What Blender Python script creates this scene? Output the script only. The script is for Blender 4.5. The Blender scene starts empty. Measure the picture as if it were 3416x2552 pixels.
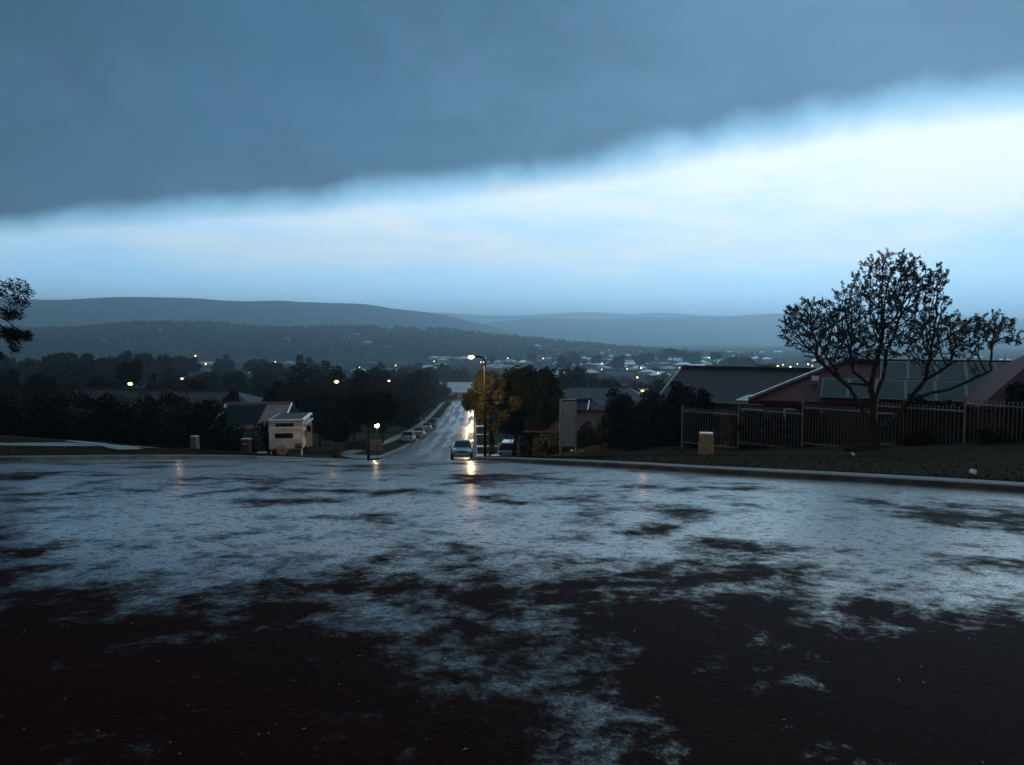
import bpy, bmesh, math, random
import numpy as np
from mathutils import Vector, Matrix
random.seed(7); rng = np.random.default_rng(7)
R = math.radians
S = bpy.context.scene
C = S.collection

# ------------------------------------------------------------------ camera
F, CX, CY = 2468.0, 1708.0, 1276.0
PITCH = math.atan(146 / F)
cd = bpy.data.cameras.new('camera'); cam = bpy.data.objects.new('camera', cd); C.objects.link(cam)
cd.sensor_width = 36; cd.lens = F / 3416 * 36; cd.clip_end = 40000; cd.clip_start = 0.05
cam.location = (0, 0, 0); cam.rotation_euler = (R(90) - PITCH, 0, 0)
S.camera = cam

def ray(u, v):
    a = (v - CY) / F; b = (u - CX) / F
    cp, sp = math.cos(PITCH), math.sin(PITCH)
    y = cp - a * sp; z = -sp - a * cp
    return b / y, z / y
def P(u, v, y):
    a, b = ray(u, v); return Vector((a * y, y, b * y))

# ------------------------------------------------------------------ world (storm deck with a bright gap ahead)
class NT:
    def __init__(s, tree): s.t = tree; s.n = tree.nodes; s.l = tree.links
    def new(s, ty, **kw):
        n = s.n.new(ty)
        for k, v in kw.items(): setattr(n, k, v)
        return n
    def put(s, sock, v):
        if hasattr(v, 'is_output') or isinstance(v, bpy.types.NodeSocket): s.l.new(v, sock)
        else: sock.default_value = v
    def m(s, op, a, b=0.0, c=None, clamp=False):
        n = s.new('ShaderNodeMath', operation=op, use_clamp=clamp)
        s.put(n.inputs[0], a); s.put(n.inputs[1], b)
        if c is not None: s.put(n.inputs[2], c)
        return n.outputs[0]
    def ss(s, x, a, b, lo=0.0, hi=1.0):
        n = s.new('ShaderNodeMapRange', interpolation_type='SMOOTHSTEP')
        s.put(n.inputs[0], x); n.inputs[1].default_value = a; n.inputs[2].default_value = b
        n.inputs[3].default_value = lo; n.inputs[4].default_value = hi
        return n.outputs[0]
    def mix(s, f, a, b, mode='MIX'):
        n = s.new('ShaderNodeMix', data_type='RGBA', blend_type=mode)
        s.put(n.inputs[0], f)
        s.put(n.inputs[6], a if not isinstance(a, tuple) else (*a, 1)[:4]); s.put(n.inputs[7], b if not isinstance(b, tuple) else (*b, 1)[:4])
        return n.outputs[2]
    def xyz(s, x, y, z=0.0):
        n = s.new('ShaderNodeCombineXYZ'); s.put(n.inputs[0], x); s.put(n.inputs[1], y); s.put(n.inputs[2], z); return n.outputs[0]
    def noise(s, vec, scale, detail=3, rough=0.5, dist=0.0):
        n = s.new('ShaderNodeTexNoise'); s.l.new(vec, n.inputs['Vector'])
        n.inputs['Scale'].default_value = scale; n.inputs['Detail'].default_value = detail
        n.inputs['Roughness'].default_value = rough; n.inputs['Distortion'].default_value = dist
        return n.outputs['Fac']

SUN_EL, SUN_AZ = R(38), R(30)       # veiled by the cloud deck, ahead and to the right
w = bpy.data.worlds.new('World'); S.world = w; w.use_nodes = True
g = NT(w.node_tree); g.n.clear()
tc = g.new('ShaderNodeTexCoord'); sep = g.new('ShaderNodeSeparateXYZ'); g.l.new(tc.outputs['Generated'], sep.inputs[0])
X, Y, Z = sep.outputs
zc = g.m('MAXIMUM', Z, 0.02)
px = g.m('DIVIDE', X, zc); py = g.m('DIVIDE', Y, zc)
pxc = g.m('MAXIMUM', g.m('MINIMUM', px, 6.0), -8.0)
E = g.m('ADD', g.m('ADD', py, g.m('MULTIPLY', pxc, 0.6205)), g.m('MULTIPLY', g.m('MULTIPLY', pxc, pxc), 0.0389))
pv = g.xyz(px, py, 0.0)
dv_ = tc.outputs['Generated']
n1 = g.noise(dv_, 2.2, 2, 0.5); n2 = g.noise(dv_, 11.0, 6, 0.6)
E2 = g.m('ADD', g.m('ADD', E, g.m('MULTIPLY', g.m('SUBTRACT', n1, 0.5), 0.9)), g.m('ADD', g.m('MULTIPLY', g.m('SUBTRACT', n2, 0.5), 0.85), g.m('MULTIPLY', g.m('SUBTRACT', g.noise(dv_, 34.0, 4, 0.6), 0.5), 0.16)))
t = g.m('SUBTRACT', E2, 4.36)
# dark deck
dv = g.noise(dv_, 2.6, 4, 0.5); dv2 = g.noise(dv_, 6.5, 5, 0.6)
az = g.m('DIVIDE', X, g.m('MAXIMUM', Y, 0.05))
deckA = g.mix(g.ss(dv, 0.35, 0.65), (0.020, 0.120, 0.185), (0.050, 0.155, 0.295))
deckA = g.mix(g.m('MULTIPLY', g.ss(az, -0.3, 0.7), 0.55), deckA, (0.080, 0.165, 0.290))
deckA = g.mix(g.ss(t, -1.6, -0.15, 0.0, 0.35), deckA, (0.070, 0.150, 0.275))
deckA = g.mix(g.ss(az, 0.0, -0.75, 0.0, 0.45), deckA, (0.040, 0.105, 0.165))
deck = g.mix(g.ss(dv2, 0.35, 0.66, 0.0, 0.75), deckA, (0.036, 0.098, 0.185))
dv3 = g.noise(g.xyz(X, g.m('MULTIPLY', Z, 2.2), 7.0), 3.6, 6, 0.62, 0.3)
deck = g.mix(g.ss(dv3, 0.42, 0.70, 0.0, 0.6), deck, (0.095, 0.195, 0.345))
over = g.ss(E, 1.2, -1.0)
deck = g.mix(1.0, deck, (0.78, 0.81, 0.82), 'MULTIPLY')
deck = g.mix(g.m('MULTIPLY', over, 0.8), deck, (0.030, 0.038, 0.050))
# bright gap
sv = g.xyz(g.m('MULTIPLY', az, 1.6), g.m('MULTIPLY', Z, 9.0), 3.0)
s1 = g.noise(sv, 1.6, 5, 0.55, 0.3); s2 = g.noise(sv, 5.0, 5, 0.6, 0.4)
wv = g.ss(Z, 0.02, 0.20)
wv = g.m('ADD', g.m('MULTIPLY', wv, 0.75), g.m('MULTIPLY', g.ss(az, -0.75, 0.55), 0.28))
wv = g.m('ADD', wv, g.m('MULTIPLY', g.m('SUBTRACT', s1, 0.5), 1.9))
wv = g.m('ADD', wv, g.m('MULTIPLY', g.m('SUBTRACT', s2, 0.5), 0.9))
wv = g.m('MULTIPLY', wv, g.ss(az, -0.95, 0.0, 0.55, 1.0), clamp=True)
gap = g.mix(wv, (0.44, 0.92, 1.40), (1.02, 1.10, 1.08))
gap = g.mix(g.ss(Z, 0.0, 0.13, 1.0, 0.0), gap, (0.95, 1.60, 2.15))
fr = g.mix(g.ss(t, 0.0, 0.95), (0.26, 0.55, 0.80), gap)
sky = g.mix(g.ss(t, -0.42, 0.26), deck, fr)
# low sky behind the viewer: unseen bright fill added to lift camera-facing surfaces
side = g.ss(Y, 0.10, 0.55)
rear = g.mix(g.ss(Z, 0.20, 0.55), (0.42, 0.38, 0.39), (0.030, 0.038, 0.050))
sky = g.mix(side, rear, sky)
below = g.ss(Z, -0.02, 0.0)
sky = g.mix(below, (0.02, 0.035, 0.06), sky)
nish = g.new('ShaderNodeTexSky', sky_type='NISHITA'); nish.sun_disc = False
nish.sun_elevation = SUN_EL; nish.sun_rotation = SUN_AZ
bg1 = g.new('ShaderNodeBackground'); g.l.new(sky, bg1.inputs[0]); bg1.inputs[1].default_value = 1.0
bg2 = g.new('ShaderNodeBackground'); g.l.new(nish.outputs[0], bg2.inputs[0]); bg2.inputs[1].default_value = 0.05
mxs = g.new('ShaderNodeMixShader'); mxs.inputs[0].default_value = 0.04
g.l.new(bg1.outputs[0], mxs.inputs[1]); g.l.new(bg2.outputs[0], mxs.inputs[2])
wo = g.new('ShaderNodeOutputWorld'); g.l.new(mxs.outputs[0], wo.inputs[0])

sl = bpy.data.lights.new('sun', 'SUN'); so = bpy.data.objects.new('sun', sl); C.objects.link(so)
sl.energy = 1.5; sl.angle = R(45); sl.color = (0.50, 0.80, 1.0)
sdir = Vector((math.sin(SUN_AZ) * math.cos(SUN_EL), math.cos(SUN_AZ) * math.cos(SUN_EL), math.sin(SUN_EL)))
so.rotation_euler = sdir.to_track_quat('Z', 'Y').to_euler()

S.view_settings.view_transform = 'Standard'; S.view_settings.look = 'None'
S.view_settings.exposure = 0.2; S.view_settings.gamma = 1.0
try:
    S.cycles.max_bounces = 6; S.cycles.diffuse_bounces = 2; S.cycles.glossy_bounces = 3
    S.cycles.volume_bounces = 2; S.cycles.transparent_max_bounces = 8; S.cycles.use_denoising = True
    S.cycles.sample_clamp_indirect = 4.0
except Exception: pass

# ------------------------------------------------------------------ materials
MATS = {}
def mat(name, col, rough=0.7, spec=0.3, metal=0.0, var=None, vscale=3.0, bump=0.0, bscale=30.0, emit=None, estr=0.0, coat=0.0, coord='Object'):
    if name in MATS: return MATS[name]
    m = bpy.data.materials.new(name); m.use_nodes = True; k = NT(m.node_tree)
    b = k.n['Principled BSDF']
    b.inputs['Base Color'].default_value = (*col, 1); b.inputs['Roughness'].default_value = rough
    b.inputs['Specular IOR Level'].default_value = spec; b.inputs['Metallic'].default_value = metal
    b.inputs['Coat Weight'].default_value = coat
    tcn = k.new('ShaderNodeTexCoord'); vec = tcn.outputs[coord]
    if var is not None:
        k.l.new(k.mix(k.ss(k.noise(vec, vscale, 4, 0.6), 0.3, 0.7), col, var), b.inputs['Base Color'])
    if bump:
        bn = k.new('ShaderNodeBump'); bn.inputs['Strength'].default_value = bump; bn.inputs['Distance'].default_value = 0.03
        k.l.new(k.noise(vec, bscale, 3, 0.6), bn.inputs['Height']); k.l.new(bn.outputs[0], b.inputs['Normal'])
    if emit:
        b.inputs['Emission Color'].default_value = (*emit, 1); b.inputs['Emission Strength'].default_value = estr
    MATS[name] = m; return m

def wet_road(name, dry, wet, sc, streak=False):
    m = bpy.data.materials.new(name); m.use_nodes = True; k = NT(m.node_tree); b = k.n['Principled BSDF']
    geo = k.new('ShaderNodeNewGeometry'); sp = k.new('ShaderNodeSeparateXYZ'); k.l.new(geo.outputs['Position'], sp.inputs[0])
    x, y, z = sp.outputs
    if streak:   # wheel tracks run down the street
        xs = k.m('ADD', x, k.m('MULTIPLY', y, 0.054))
        v1 = k.xyz(k.m('MULTIPLY', xs, 1.0), k.m('MULTIPLY', y, 0.05), 0.0)
        v2 = k.xyz(xs, k.m('MULTIPLY', y, 0.16), 5.0)
        p1 = k.noise(v1, 0.9, 4, 0.6); p2 = k.noise(v2, 0.35, 3, 0.55)
        lane = k.m('ADD', k.m('MULTIPLY', k.m('SINE', k.m('MULTIPLY', xs, 3.3)), 0.07), p1)
        wmask = k.ss(k.m('ADD', k.m('MULTIPLY', lane, 0.62), k.m('MULTIPLY', p2, 0.38)), 0.44, 0.55)
    else:
        v1 = k.xyz(x, y, 0.0)
        p1 = k.noise(v1, 0.42, 3, 0.6, 0.3); p2 = k.noise(v1, 1.7, 7, 0.80, 0.12)
        near = k.ss(y, 2.4, 8.5, 0.115, 0.0)
        wmask = k.ss(k.m('SUBTRACT', k.m('ADD', k.m('MULTIPLY', p1, 0.52), k.m('MULTIPLY', p2, 0.48)), near), 0.405, 0.525)
    vv = k.xyz(x, y, z)
    fine = k.noise(vv, 70.0, 2, 0.6); bmp = k.noise(vv, 17.0, 3, 0.6); mid = k.noise(vv, 9.0, 4, 0.65); rip = k.noise(vv, 22.0, 3, 0.6)
    wm2 = k.m('MULTIPLY', wmask, k.m('MULTIPLY', k.ss(mid, 0.36, 0.48, 0.40, 1.0), k.ss(fine, 0.34, 0.50, 0.25, 1.0)))
    k.l.new(k.mix(wm2, dry, wet), b.inputs['Base Color'])
    rg = k.m('ADD', k.m('MULTIPLY', wm2, -sc['dr']), sc['r0']); k.l.new(rg, b.inputs['Roughness'])
    b.inputs['IOR'].default_value = 1.40
    k.l.new(k.m('ADD', k.m('MULTIPLY', wm2, 0.40 - sc['s0']), sc['s0']), b.inputs['Specular IOR Level'])
    if True:
        k.l.new(k.m('MULTIPLY', wm2, 1.0), b.inputs['Coat Weight']); b.inputs['Coat Roughness'].default_value = 0.2; b.inputs['Coat IOR'].default_value = 1.32
    b1 = k.new('ShaderNodeBump'); b1.inputs['Distance'].default_value = sc['d1']
    k.l.new(k.m('ADD', k.m('MULTIPLY', wm2, -sc['b1'] * 0.75), sc['b1']), b1.inputs['Strength'])
    k.l.new(k.m('ADD', k.m('MULTIPLY', fine, 0.55), k.m('MULTIPLY', rip, 0.45)), b1.inputs['Height'])
    b2 = k.new('ShaderNodeBump'); b2.inputs['Distance'].default_value = sc['d2']; b2.inputs['Strength'].default_value = 0.5
    k.l.new(bmp, b2.inputs['Height']); k.l.new(b1.outputs[0], b2.inputs['Normal']); k.l.new(b2.outputs[0], b.inputs['Normal'])
    MATS[name] = m; return m
M_road = wet_road('wet_asphalt', (0.014, 0.003, 0.002), (0.010, 0.005, 0.005), dict(r0=0.66, dr=0.36, s0=0.02, b1=0.8, d1=0.008, d2=0.020))
M_street = wet_road('wet_street', (0.060, 0.052, 0.055), (0.040, 0.038, 0.042), dict(r0=0.48, dr=0.28, s0=0.25, b1=0.25, d1=0.01, d2=0.03), True)
M_kerb = mat('kerb_concrete', (0.12, 0.10, 0.08), 0.7, 0.25, var=(0.05, 0.042, 0.036), vscale=2.5, bump=0.3)
M_path = mat('wet_concrete', (0.15, 0.132, 0.115), 0.42, 0.4, var=(0.09, 0.08, 0.07), vscale=1.2, bump=0.2)
M_grass = mat('grass', (0.034, 0.020, 0.007), 0.95, 0.02, var=(0.018, 0.014, 0.006), vscale=1.6, bump=0.9, bscale=22)
M_grass2 = mat('grass_blades', (0.040, 0.025, 0.009), 0.9, 0.02, var=(0.022, 0.018, 0.007), vscale=0.8)
M_terr = mat('far_ground', (0.030, 0.034, 0.022), 1.0, 0.0, var=(0.016, 0.022, 0.016), vscale=0.02)
M_hill = mat('hill_forest', (0.018, 0.024, 0.018), 1.0, 0.0, var=(0.032, 0.034, 0.026), vscale=0.006)
M_bark = mat('bark', (0.045, 0.034, 0.026), 0.9, 0.1, var=(0.022, 0.017, 0.014), vscale=6, bump=0.6, bscale=18)
M_leaf = mat('leaf_dark', (0.013, 0.016, 0.008), 0.8, 0.06, var=(0.020, 0.022, 0.010), vscale=1.2)
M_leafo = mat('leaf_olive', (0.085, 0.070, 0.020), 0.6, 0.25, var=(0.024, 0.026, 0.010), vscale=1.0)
M_leafr = mat('leaf_maroon', (0.015, 0.008, 0.006), 0.8, 0.05, var=(0.012, 0.011, 0.007), vscale=1.0)
M_leafb = mat('leaf_blue', (0.024, 0.040, 0.036), 0.5, 0.35, var=(0.034, 0.046, 0.036), vscale=2.0)
M_leaff = mat('leaf_far', (0.022, 0.030, 0.022), 0.9, 0.05, var=(0.034, 0.040, 0.028), vscale=0.25)
M_galv = mat('galvanised', (0.42, 0.42, 0.41), 0.45, 0.5, 0.6, var=(0.20, 0.19, 0.18), vscale=5)
M_fence = mat('cream_metal', (0.20, 0.18, 0.15), 0.35, 0.5, var=(0.14, 0.125, 0.105), vscale=3)
M_pole = mat('pole_black', (0.010, 0.009, 0.009), 0.9, 0.05)
M_dark = mat('dark_metal', (0.02, 0.02, 0.022), 0.5, 0.4)
M_white = mat('white_paint', (0.80, 0.79, 0.78), 0.4, 0.5, var=(0.70, 0.69, 0.68), vscale=1.5)
M_alum = mat('white_aluminium', (0.86, 0.86, 0.88), 0.35, 0.5, var=(0.78, 0.78, 0.80), vscale=1.5)
M_glass = mat('dark_glass', (0.012, 0.012, 0.015), 0.08, 0.5)
M_rubber = mat('rubber', (0.015, 0.015, 0.015), 0.8, 0.2)
M_brickR = mat('brick_red', (0.10, 0.055, 0.042), 0.8, 0.15, var=(0.07, 0.04, 0.032), vscale=6, bump=0.3)
M_brickP = mat('brick_pale', (0.07, 0.055, 0.05), 0.8, 0.1, var=(0.05, 0.04, 0.036), vscale=7, bump=0.3)
M_render = mat('cream_render', (0.36, 0.30, 0.24), 0.8, 0.2, var=(0.28, 0.24, 0.19), vscale=2)
M_roofpale = mat('roof_pale', (0.52, 0.53, 0.54), 0.34, 0.5, var=(0.34, 0.35, 0.36), vscale=0.3)
M_roofgrey = mat('roof_grey', (0.05, 0.05, 0.057), 0.7, 0.15, var=(0.035, 0.035, 0.04), vscale=0.3)
M_rooffred = mat('roof_far_red', (0.12, 0.07, 0.06), 0.45, 0.4, var=(0.08, 0.05, 0.045), vscale=0.3)
M_solar = mat('solar_glass', (0.005, 0.014, 0.019), 0.6, 0.05)
M_frame = mat('solar_frame', (0.07, 0.085, 0.09), 0.5, 0.2)
M_litter = mat('litter_white', (0.70, 0.68, 0.64), 0.6, 0.3)
def lampmat(name, c, s): return mat(name, (0.8, 0.8, 0.8), 0.5, 0.3, emit=c, estr=s)
M_lampA = lampmat('lamp_amber', (1.0, 0.50, 0.16), 7)
M_lampW = lampmat('lamp_white', (1.0, 0.82, 0.58), 4)
M_lampG = lampmat('lamp_green', (1.0, 0.90, 0.42), 9)
M_lampH = lampmat('lamp_hot', (1.0, 0.48, 0.15), 20)

def tile_mat(name, a, b):
    """roof tiles: UV in metres (u along the ridge, v up the slope)"""
    m = bpy.data.materials.new(name); m.use_nodes = True; k = NT(m.node_tree); p = k.n['Principled BSDF']
    uv = k.new('ShaderNodeUVMap'); sp = k.new('ShaderNodeSeparateXYZ'); k.l.new(uv.outputs[0], sp.inputs[0])
    u, v = sp.outputs[0], sp.outputs[1]
    row = k.m('FRACT', k.m('DIVIDE', v, 0.30)); colw = k.m('SINE', k.m('MULTIPLY', u, 2 * math.pi / 0.30))
    h = k.m('ADD', k.m('MULTIPLY', k.m('SUBTRACT', 1.0, row), 1.0), k.m('MULTIPLY', colw, 0.05))
    bn = k.new('ShaderNodeBump'); bn.inputs['Strength'].default_value = 0.9; bn.inputs['Distance'].default_value = 0.06
    k.l.new(h, bn.inputs['Height']); k.l.new(bn.outputs[0], p.inputs['Normal'])
    ns = k.noise(uv.outputs[0], 2.3, 5, 0.7)
    k.l.new(k.mix(k.ss(ns, 0.3, 0.7), a, b), p.inputs['Base Color'])
    p.inputs['Roughness'].default_value = 0.85; p.inputs['Specular IOR Level'].default_value = 0.10
    MATS[name] = m; return m
M_tileD = tile_mat('tile_dark', (0.042, 0.032, 0.042), (0.028, 0.022, 0.030))
M_tileR = tile_mat('tile_red', (0.085, 0.014, 0.016), (0.05, 0.010, 0.012))
M_tileB = tile_mat('tile_beige', (0.26, 0.20, 0.18), (0.18, 0.14, 0.13))

# ------------------------------------------------------------------ object helpers
def mesh_obj(name, verts, faces, m, parent=None, uvs=None, smooth=False):
    me = bpy.data.meshes.new(name); me.from_pydata([tuple(v) for v in verts], [], [tuple(f) for f in faces]); me.update()
    if m is not None:
        for mm in (m if isinstance(m, list) else [m]): me.materials.append(mm)
    if uvs is not None:
        ul = me.uv_layers.new(name='UVMap')
        for i, uv in enumerate(uvs): ul.data[i].uv = uv
    if smooth: me.polygons.foreach_set('use_smooth', [True] * len(me.polygons))
    o = bpy.data.objects.new(name, me); C.objects.link(o)
    if parent: o.parent = parent
    return o
def tag(o, label=None, cat=None, group=None, kind=None):
    if label: o['label'] = label
    if cat: o['category'] = cat
    if group: o['group'] = group
    if kind: o['kind'] = kind
    return o
def thing(name, loc, label, cat, group=None, rz=0.0, scale=None):
    o = bpy.data.objects.new(name, None); C.objects.link(o); o.location = loc; o.rotation_euler = (0, 0, rz)
    o.empty_display_size = 0.3
    if scale: o.scale = scale
    return tag(o, label, cat, group)
def copy_thing(o, loc=None, rz=None, scale=None, label=None, group=None):
    def rec(a, par):
        c = a.copy(); C.objects.link(c); c.parent = par
        for ch in a.children: rec(ch, c)
        return c
    c = rec(o, None)
    if loc is not None: c.location = loc
    if rz is not None: c.rotation_euler = (0, 0, rz)
    if scale is not None: c.scale = scale
    if label: c['label'] = label
    if group: c['group'] = group
    return c

class MB:
    def __init__(s): s.v = []; s.f = []
    def box(s, c, d, rz=0.0, taper=1.0, rx=0.0, ry=0.0, bevel=0.0):
        i = len(s.v); hx, hy, hz = d[0] / 2, d[1] / 2, d[2] / 2
        rot = Matrix.Rotation(rz, 3, 'Z') @ Matrix.Rotation(ry, 3, 'Y') @ Matrix.Rotation(rx, 3, 'X')
        if bevel > 0:
            b = bevel; pts = []
            for z, k in ((-hz, b), (-hz + b, 0), (hz - b, 0), (hz, b)):
                for (sx, sy) in ((-1, -1), (1, -1), (1, 1), (-1, 1)):
                    pts += [(sx * (hx - k - (b if sy * sx > 0 else 0) * 1), sy * (hy - k - (b if sy * sx < 0 else 0) * 1), z)]
                    pts += [(sx * (hx - k - (b if sy * sx < 0 else 0) * 1), sy * (hy - k - (b if sy * sx > 0 else 0) * 1), z)]
            for p_ in pts: s.v.append(Vector(c) + rot @ Vector(p_))
            for r_ in range(3):
                for q in range(8):
                    a = i + r_ * 8 + q; b2 = i + r_ * 8 + (q + 1) % 8
                    s.f.append((a, b2, b2 + 8, a + 8))
            s.f.append(tuple(i + q for q in range(7, -1, -1))); s.f.append(tuple(i + 24 + q for q in range(8)))
            return s
        for z, k in ((-hz, 1.0), (hz, taper)):
            for (sx, sy) in ((-1, -1), (1, -1), (1, 1), (-1, 1)):
                s.v.append(Vector(c) + rot @ Vector((sx * hx * k, sy * hy * k, z)))
        s.f += [(i, i + 3, i + 2, i + 1), (i + 4, i + 5, i + 6, i + 7)] + [(i + q, i + (q + 1) % 4, i + 4 + (q + 1) % 4, i + 4 + q) for q in range(4)]
        return s
    def tube(s, pts, rad, n=6, cap=True):
        pts = [Vector(p) for p in pts]; i0 = len(s.v)
        if not hasattr(rad, '__len__'): rad = [rad] * len(pts)
        for k, p in enumerate(pts):
            d = (pts[min(k + 1, len(pts) - 1)] - pts[max(k - 1, 0)])
            if d.length < 1e-6: d = Vector((0, 0, 1))
            d.normalize(); a = d.orthogonal() if abs(d.z) < 0.95 else d.cross(Vector((0, 1, 0)))
            if abs(d.z) < 0.95: a = d.cross(Vector((0, 0, 1)))
            a.normalize(); b = d.cross(a)
            for q in range(n):
                th = 2 * math.pi * q / n; s.v.append(p + (a * math.cos(th) + b * math.sin(th)) * rad[k])
        for k in range(len(pts) - 1):
            for q in range(n):
                A = i0 + k * n + q; B = i0 + k * n + (q + 1) % n; s.f.append((A, B, B + n, A + n))
        if cap: s.f.append(tuple(i0 + q for q in range(n - 1, -1, -1))); s.f.append(tuple(i0 + (len(pts) - 1) * n + q for q in range(n)))
        return s
    def disc(s, c, axis, r, h, n=16):
        a = Vector(axis).normalized(); return s.tube([Vector(c) - a * h / 2, Vector(c) + a * h / 2], r, n)
    def sphere(s, c, r, n=10, sz=1.0):
        i0 = len(s.v); m_ = n // 2
        for a in range(m_ + 1):
            th = math.pi * a / m_
            for b in range(n):
                ph = 2 * math.pi * b / n
                s.v.append(Vector(c) + Vector((r * math.sin(th) * math.cos(ph), r * math.sin(th) * math.sin(ph), r * sz * math.cos(th))))
        for a in range(m_):
            for b in range(n):
                A = i0 + a * n + b; B = i0 + a * n + (b + 1) % n; s.f.append((A, A + n, B + n, B))
        return s
    def poly(s, pts):
        i = len(s.v); s.v += [Vector(p) for p in pts]; s.f.append(tuple(range(i, i + len(pts)))); return s
    def prism(s, pts, ext):
        i = len(s.v); n = len(pts); e = Vector(ext)
        s.v += [Vector(p) for p in pts] + [Vector(p) + e for p in pts]
        s.f.append(tuple(range(i + n - 1, i - 1, -1))); s.f.append(tuple(range(i + n, i + 2 * n)))
        for q in range(n): s.f.append((i + q, i + (q + 1) % n, i + n + (q + 1) % n, i + n + q))
        return s
    def build(s, name, m, parent=None, smooth=False): return mesh_obj(name, s.v, s.f, m, parent, smooth=smooth)

# ------------------------------------------------------------------ terrain functions
_ys = np.array([-400, -60, -40, -20, 0, 4, 8, 12, 16, 20, 24, 30, 36, 42, 50, 55, 60, 70, 80, 100, 127, 160, 200, 285, 350, 500, 800, 1500, 3000, 20000.])
_z0 = lambda y: -1.6 - .03 * y - .0029 * y * y
_zs = np.array([1, 0.4, -0.4, -1.2, _z0(0), _z0(4), _z0(8), _z0(12), _z0(16), _z0(20), _z0(24), -5.02, -6.03, -7.04, -8.36, -9.16, -9.87, -11.0, -12.1, -14.1, -16.3, -18.8, -21.0, -24.7, -28.6, -31.5, -33, -33, -33, -33])
_T = np.arange(-400, 1200, 0.5); _Z = np.interp(_T, _ys, _zs)
_k = np.exp(-0.5 * (np.arange(-16, 17) * 0.5 / 1.2) ** 2); _k /= _k.sum(); _Zs = np.convolve(np.pad(_Z, 16, mode='edge'), _k, mode='valid')
def prof(y): return np.interp(y, _T, _Zs)
LP = np.array([(-120, -30), (-66, -10), (-42, 2), (-27, 10), (-18.5, 14.4), (-14.2, 16.3), (-12.1, 17.9), (-11.0, 19.7), (-9.7, 21.8), (-8.3, 24), (-7.8, 27), (-8.3, 33), (-9.8, 44), (-11.0, 56), (-11.74, 70), (-19.3, 210), (-27.4, 360)])
RP = np.array([(44, -30), (22, -9), (13, 3.0), (7.45, 10.7), (3.8, 14.1), (1.9, 16.6), (0.4, 18.7), (-0.6, 21.2), (-1.3, 24.5), (-1.9, 31), (-2.5, 40), (-2.9, 48), (-3.1, 56), (-3.6, 70), (-10.7, 210), (-18.8, 360)])
def xL(y): return np.interp(y, LP[:, 1], LP[:, 0])
def xR(y): return np.interp(y, RP[:, 1], RP[:, 0])
def sm(a, b, x): t_ = np.clip((x - a) / (b - a), 0, 1); return t_ * t_ * (3 - 2 * t_)
def droad(x, y):
    """signed distance outside the carriageway"""
    e = 0.5
    gL = (xL(y + e) - xL(y - e)) / (2 * e); gR = (xR(y + e) - xR(y - e)) / (2 * e)
    return np.maximum((xL(y) - x) / np.sqrt(1 + gL * gL), (x - xR(y)) / np.sqrt(1 + gR * gR))
def roadz(x, y): return prof(y) + 0.006 * np.maximum(-x, 0) * (y < 60) * (1 - sm(40, 60, y))
def groundz(x, y):
    x = np.asarray(x, float); y = np.asarray(y, float)
    d = droad(x, y); far = sm(60, 120, y)
    rise = np.where(x > -4, 0.008 * np.clip(d - 1.0, 0, 16) + 0.065 * np.clip(x + y - 34, 0, 16) * sm(0, 7, x), 0.068 * np.clip(d - 1.0, 0, 16)) * (1 - far) + 0.03 * np.clip(d - 1, 0, 60) * far * (1 - sm(200, 420, y))
    z = roadz(x, y) + 0.13 + rise
    z += 0.0012 * np.maximum(np.abs(x) - 30, 0) * (1 - sm(300, 500, y)) * np.clip(y, 0, 100) / 30
    return z
def gz(x, y): return float(groundz(np.array([x]), np.array([y]))[0])

def grid_obj(name, xs, ys, zf, m, kind='structure', smooth=True):
    Xg, Yg = np.meshgrid(xs, ys) if np.ndim(xs) == 1 and np.ndim(ys) == 1 else (xs, ys)
    Zg = zf(Xg, Yg); r_, c_ = Xg.shape
    v = np.stack([Xg.ravel(), Yg.ravel(), Zg.ravel()], 1)
    i = np.arange((r_ - 1) * c_).reshape(r_ - 1, c_)[:, :-1].ravel()
    f = np.stack([i, i + 1, i + c_ + 1, i + c_], 1)
    me = bpy.data.meshes.new(name)
    me.vertices.add(len(v)); me.vertices.foreach_set('co', v.ravel())
    me.loops.add(len(f) * 4); me.loops.foreach_set('vertex_index', f.ravel())
    me.polygons.add(len(f)); me.polygons.foreach_set('loop_start', np.arange(len(f)) * 4); me.polygons.foreach_set('loop_total', np.full(len(f), 4))
    me.update(calc_edges=True); me.validate()
    if smooth: me.polygons.foreach_set('use_smooth', np.ones(len(f), bool))
    me.materials.append(m); o = bpy.data.objects.new(name, me); C.objects.link(o)
    return tag(o, kind=kind)

def vnoise(x, y, s, seed=0):
    """cheap smooth noise"""
    r_ = np.random.default_rng(seed); out = 0
    for k in range(6):
        a = r_.uniform(0, 2 * math.pi); fq = s * r_.uniform(0.6, 1.9); ph = r_.uniform(0, 6.28)
        out = out + np.sin((x * math.cos(a) + y * math.sin(a)) * fq + ph)
    return out / 6

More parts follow.
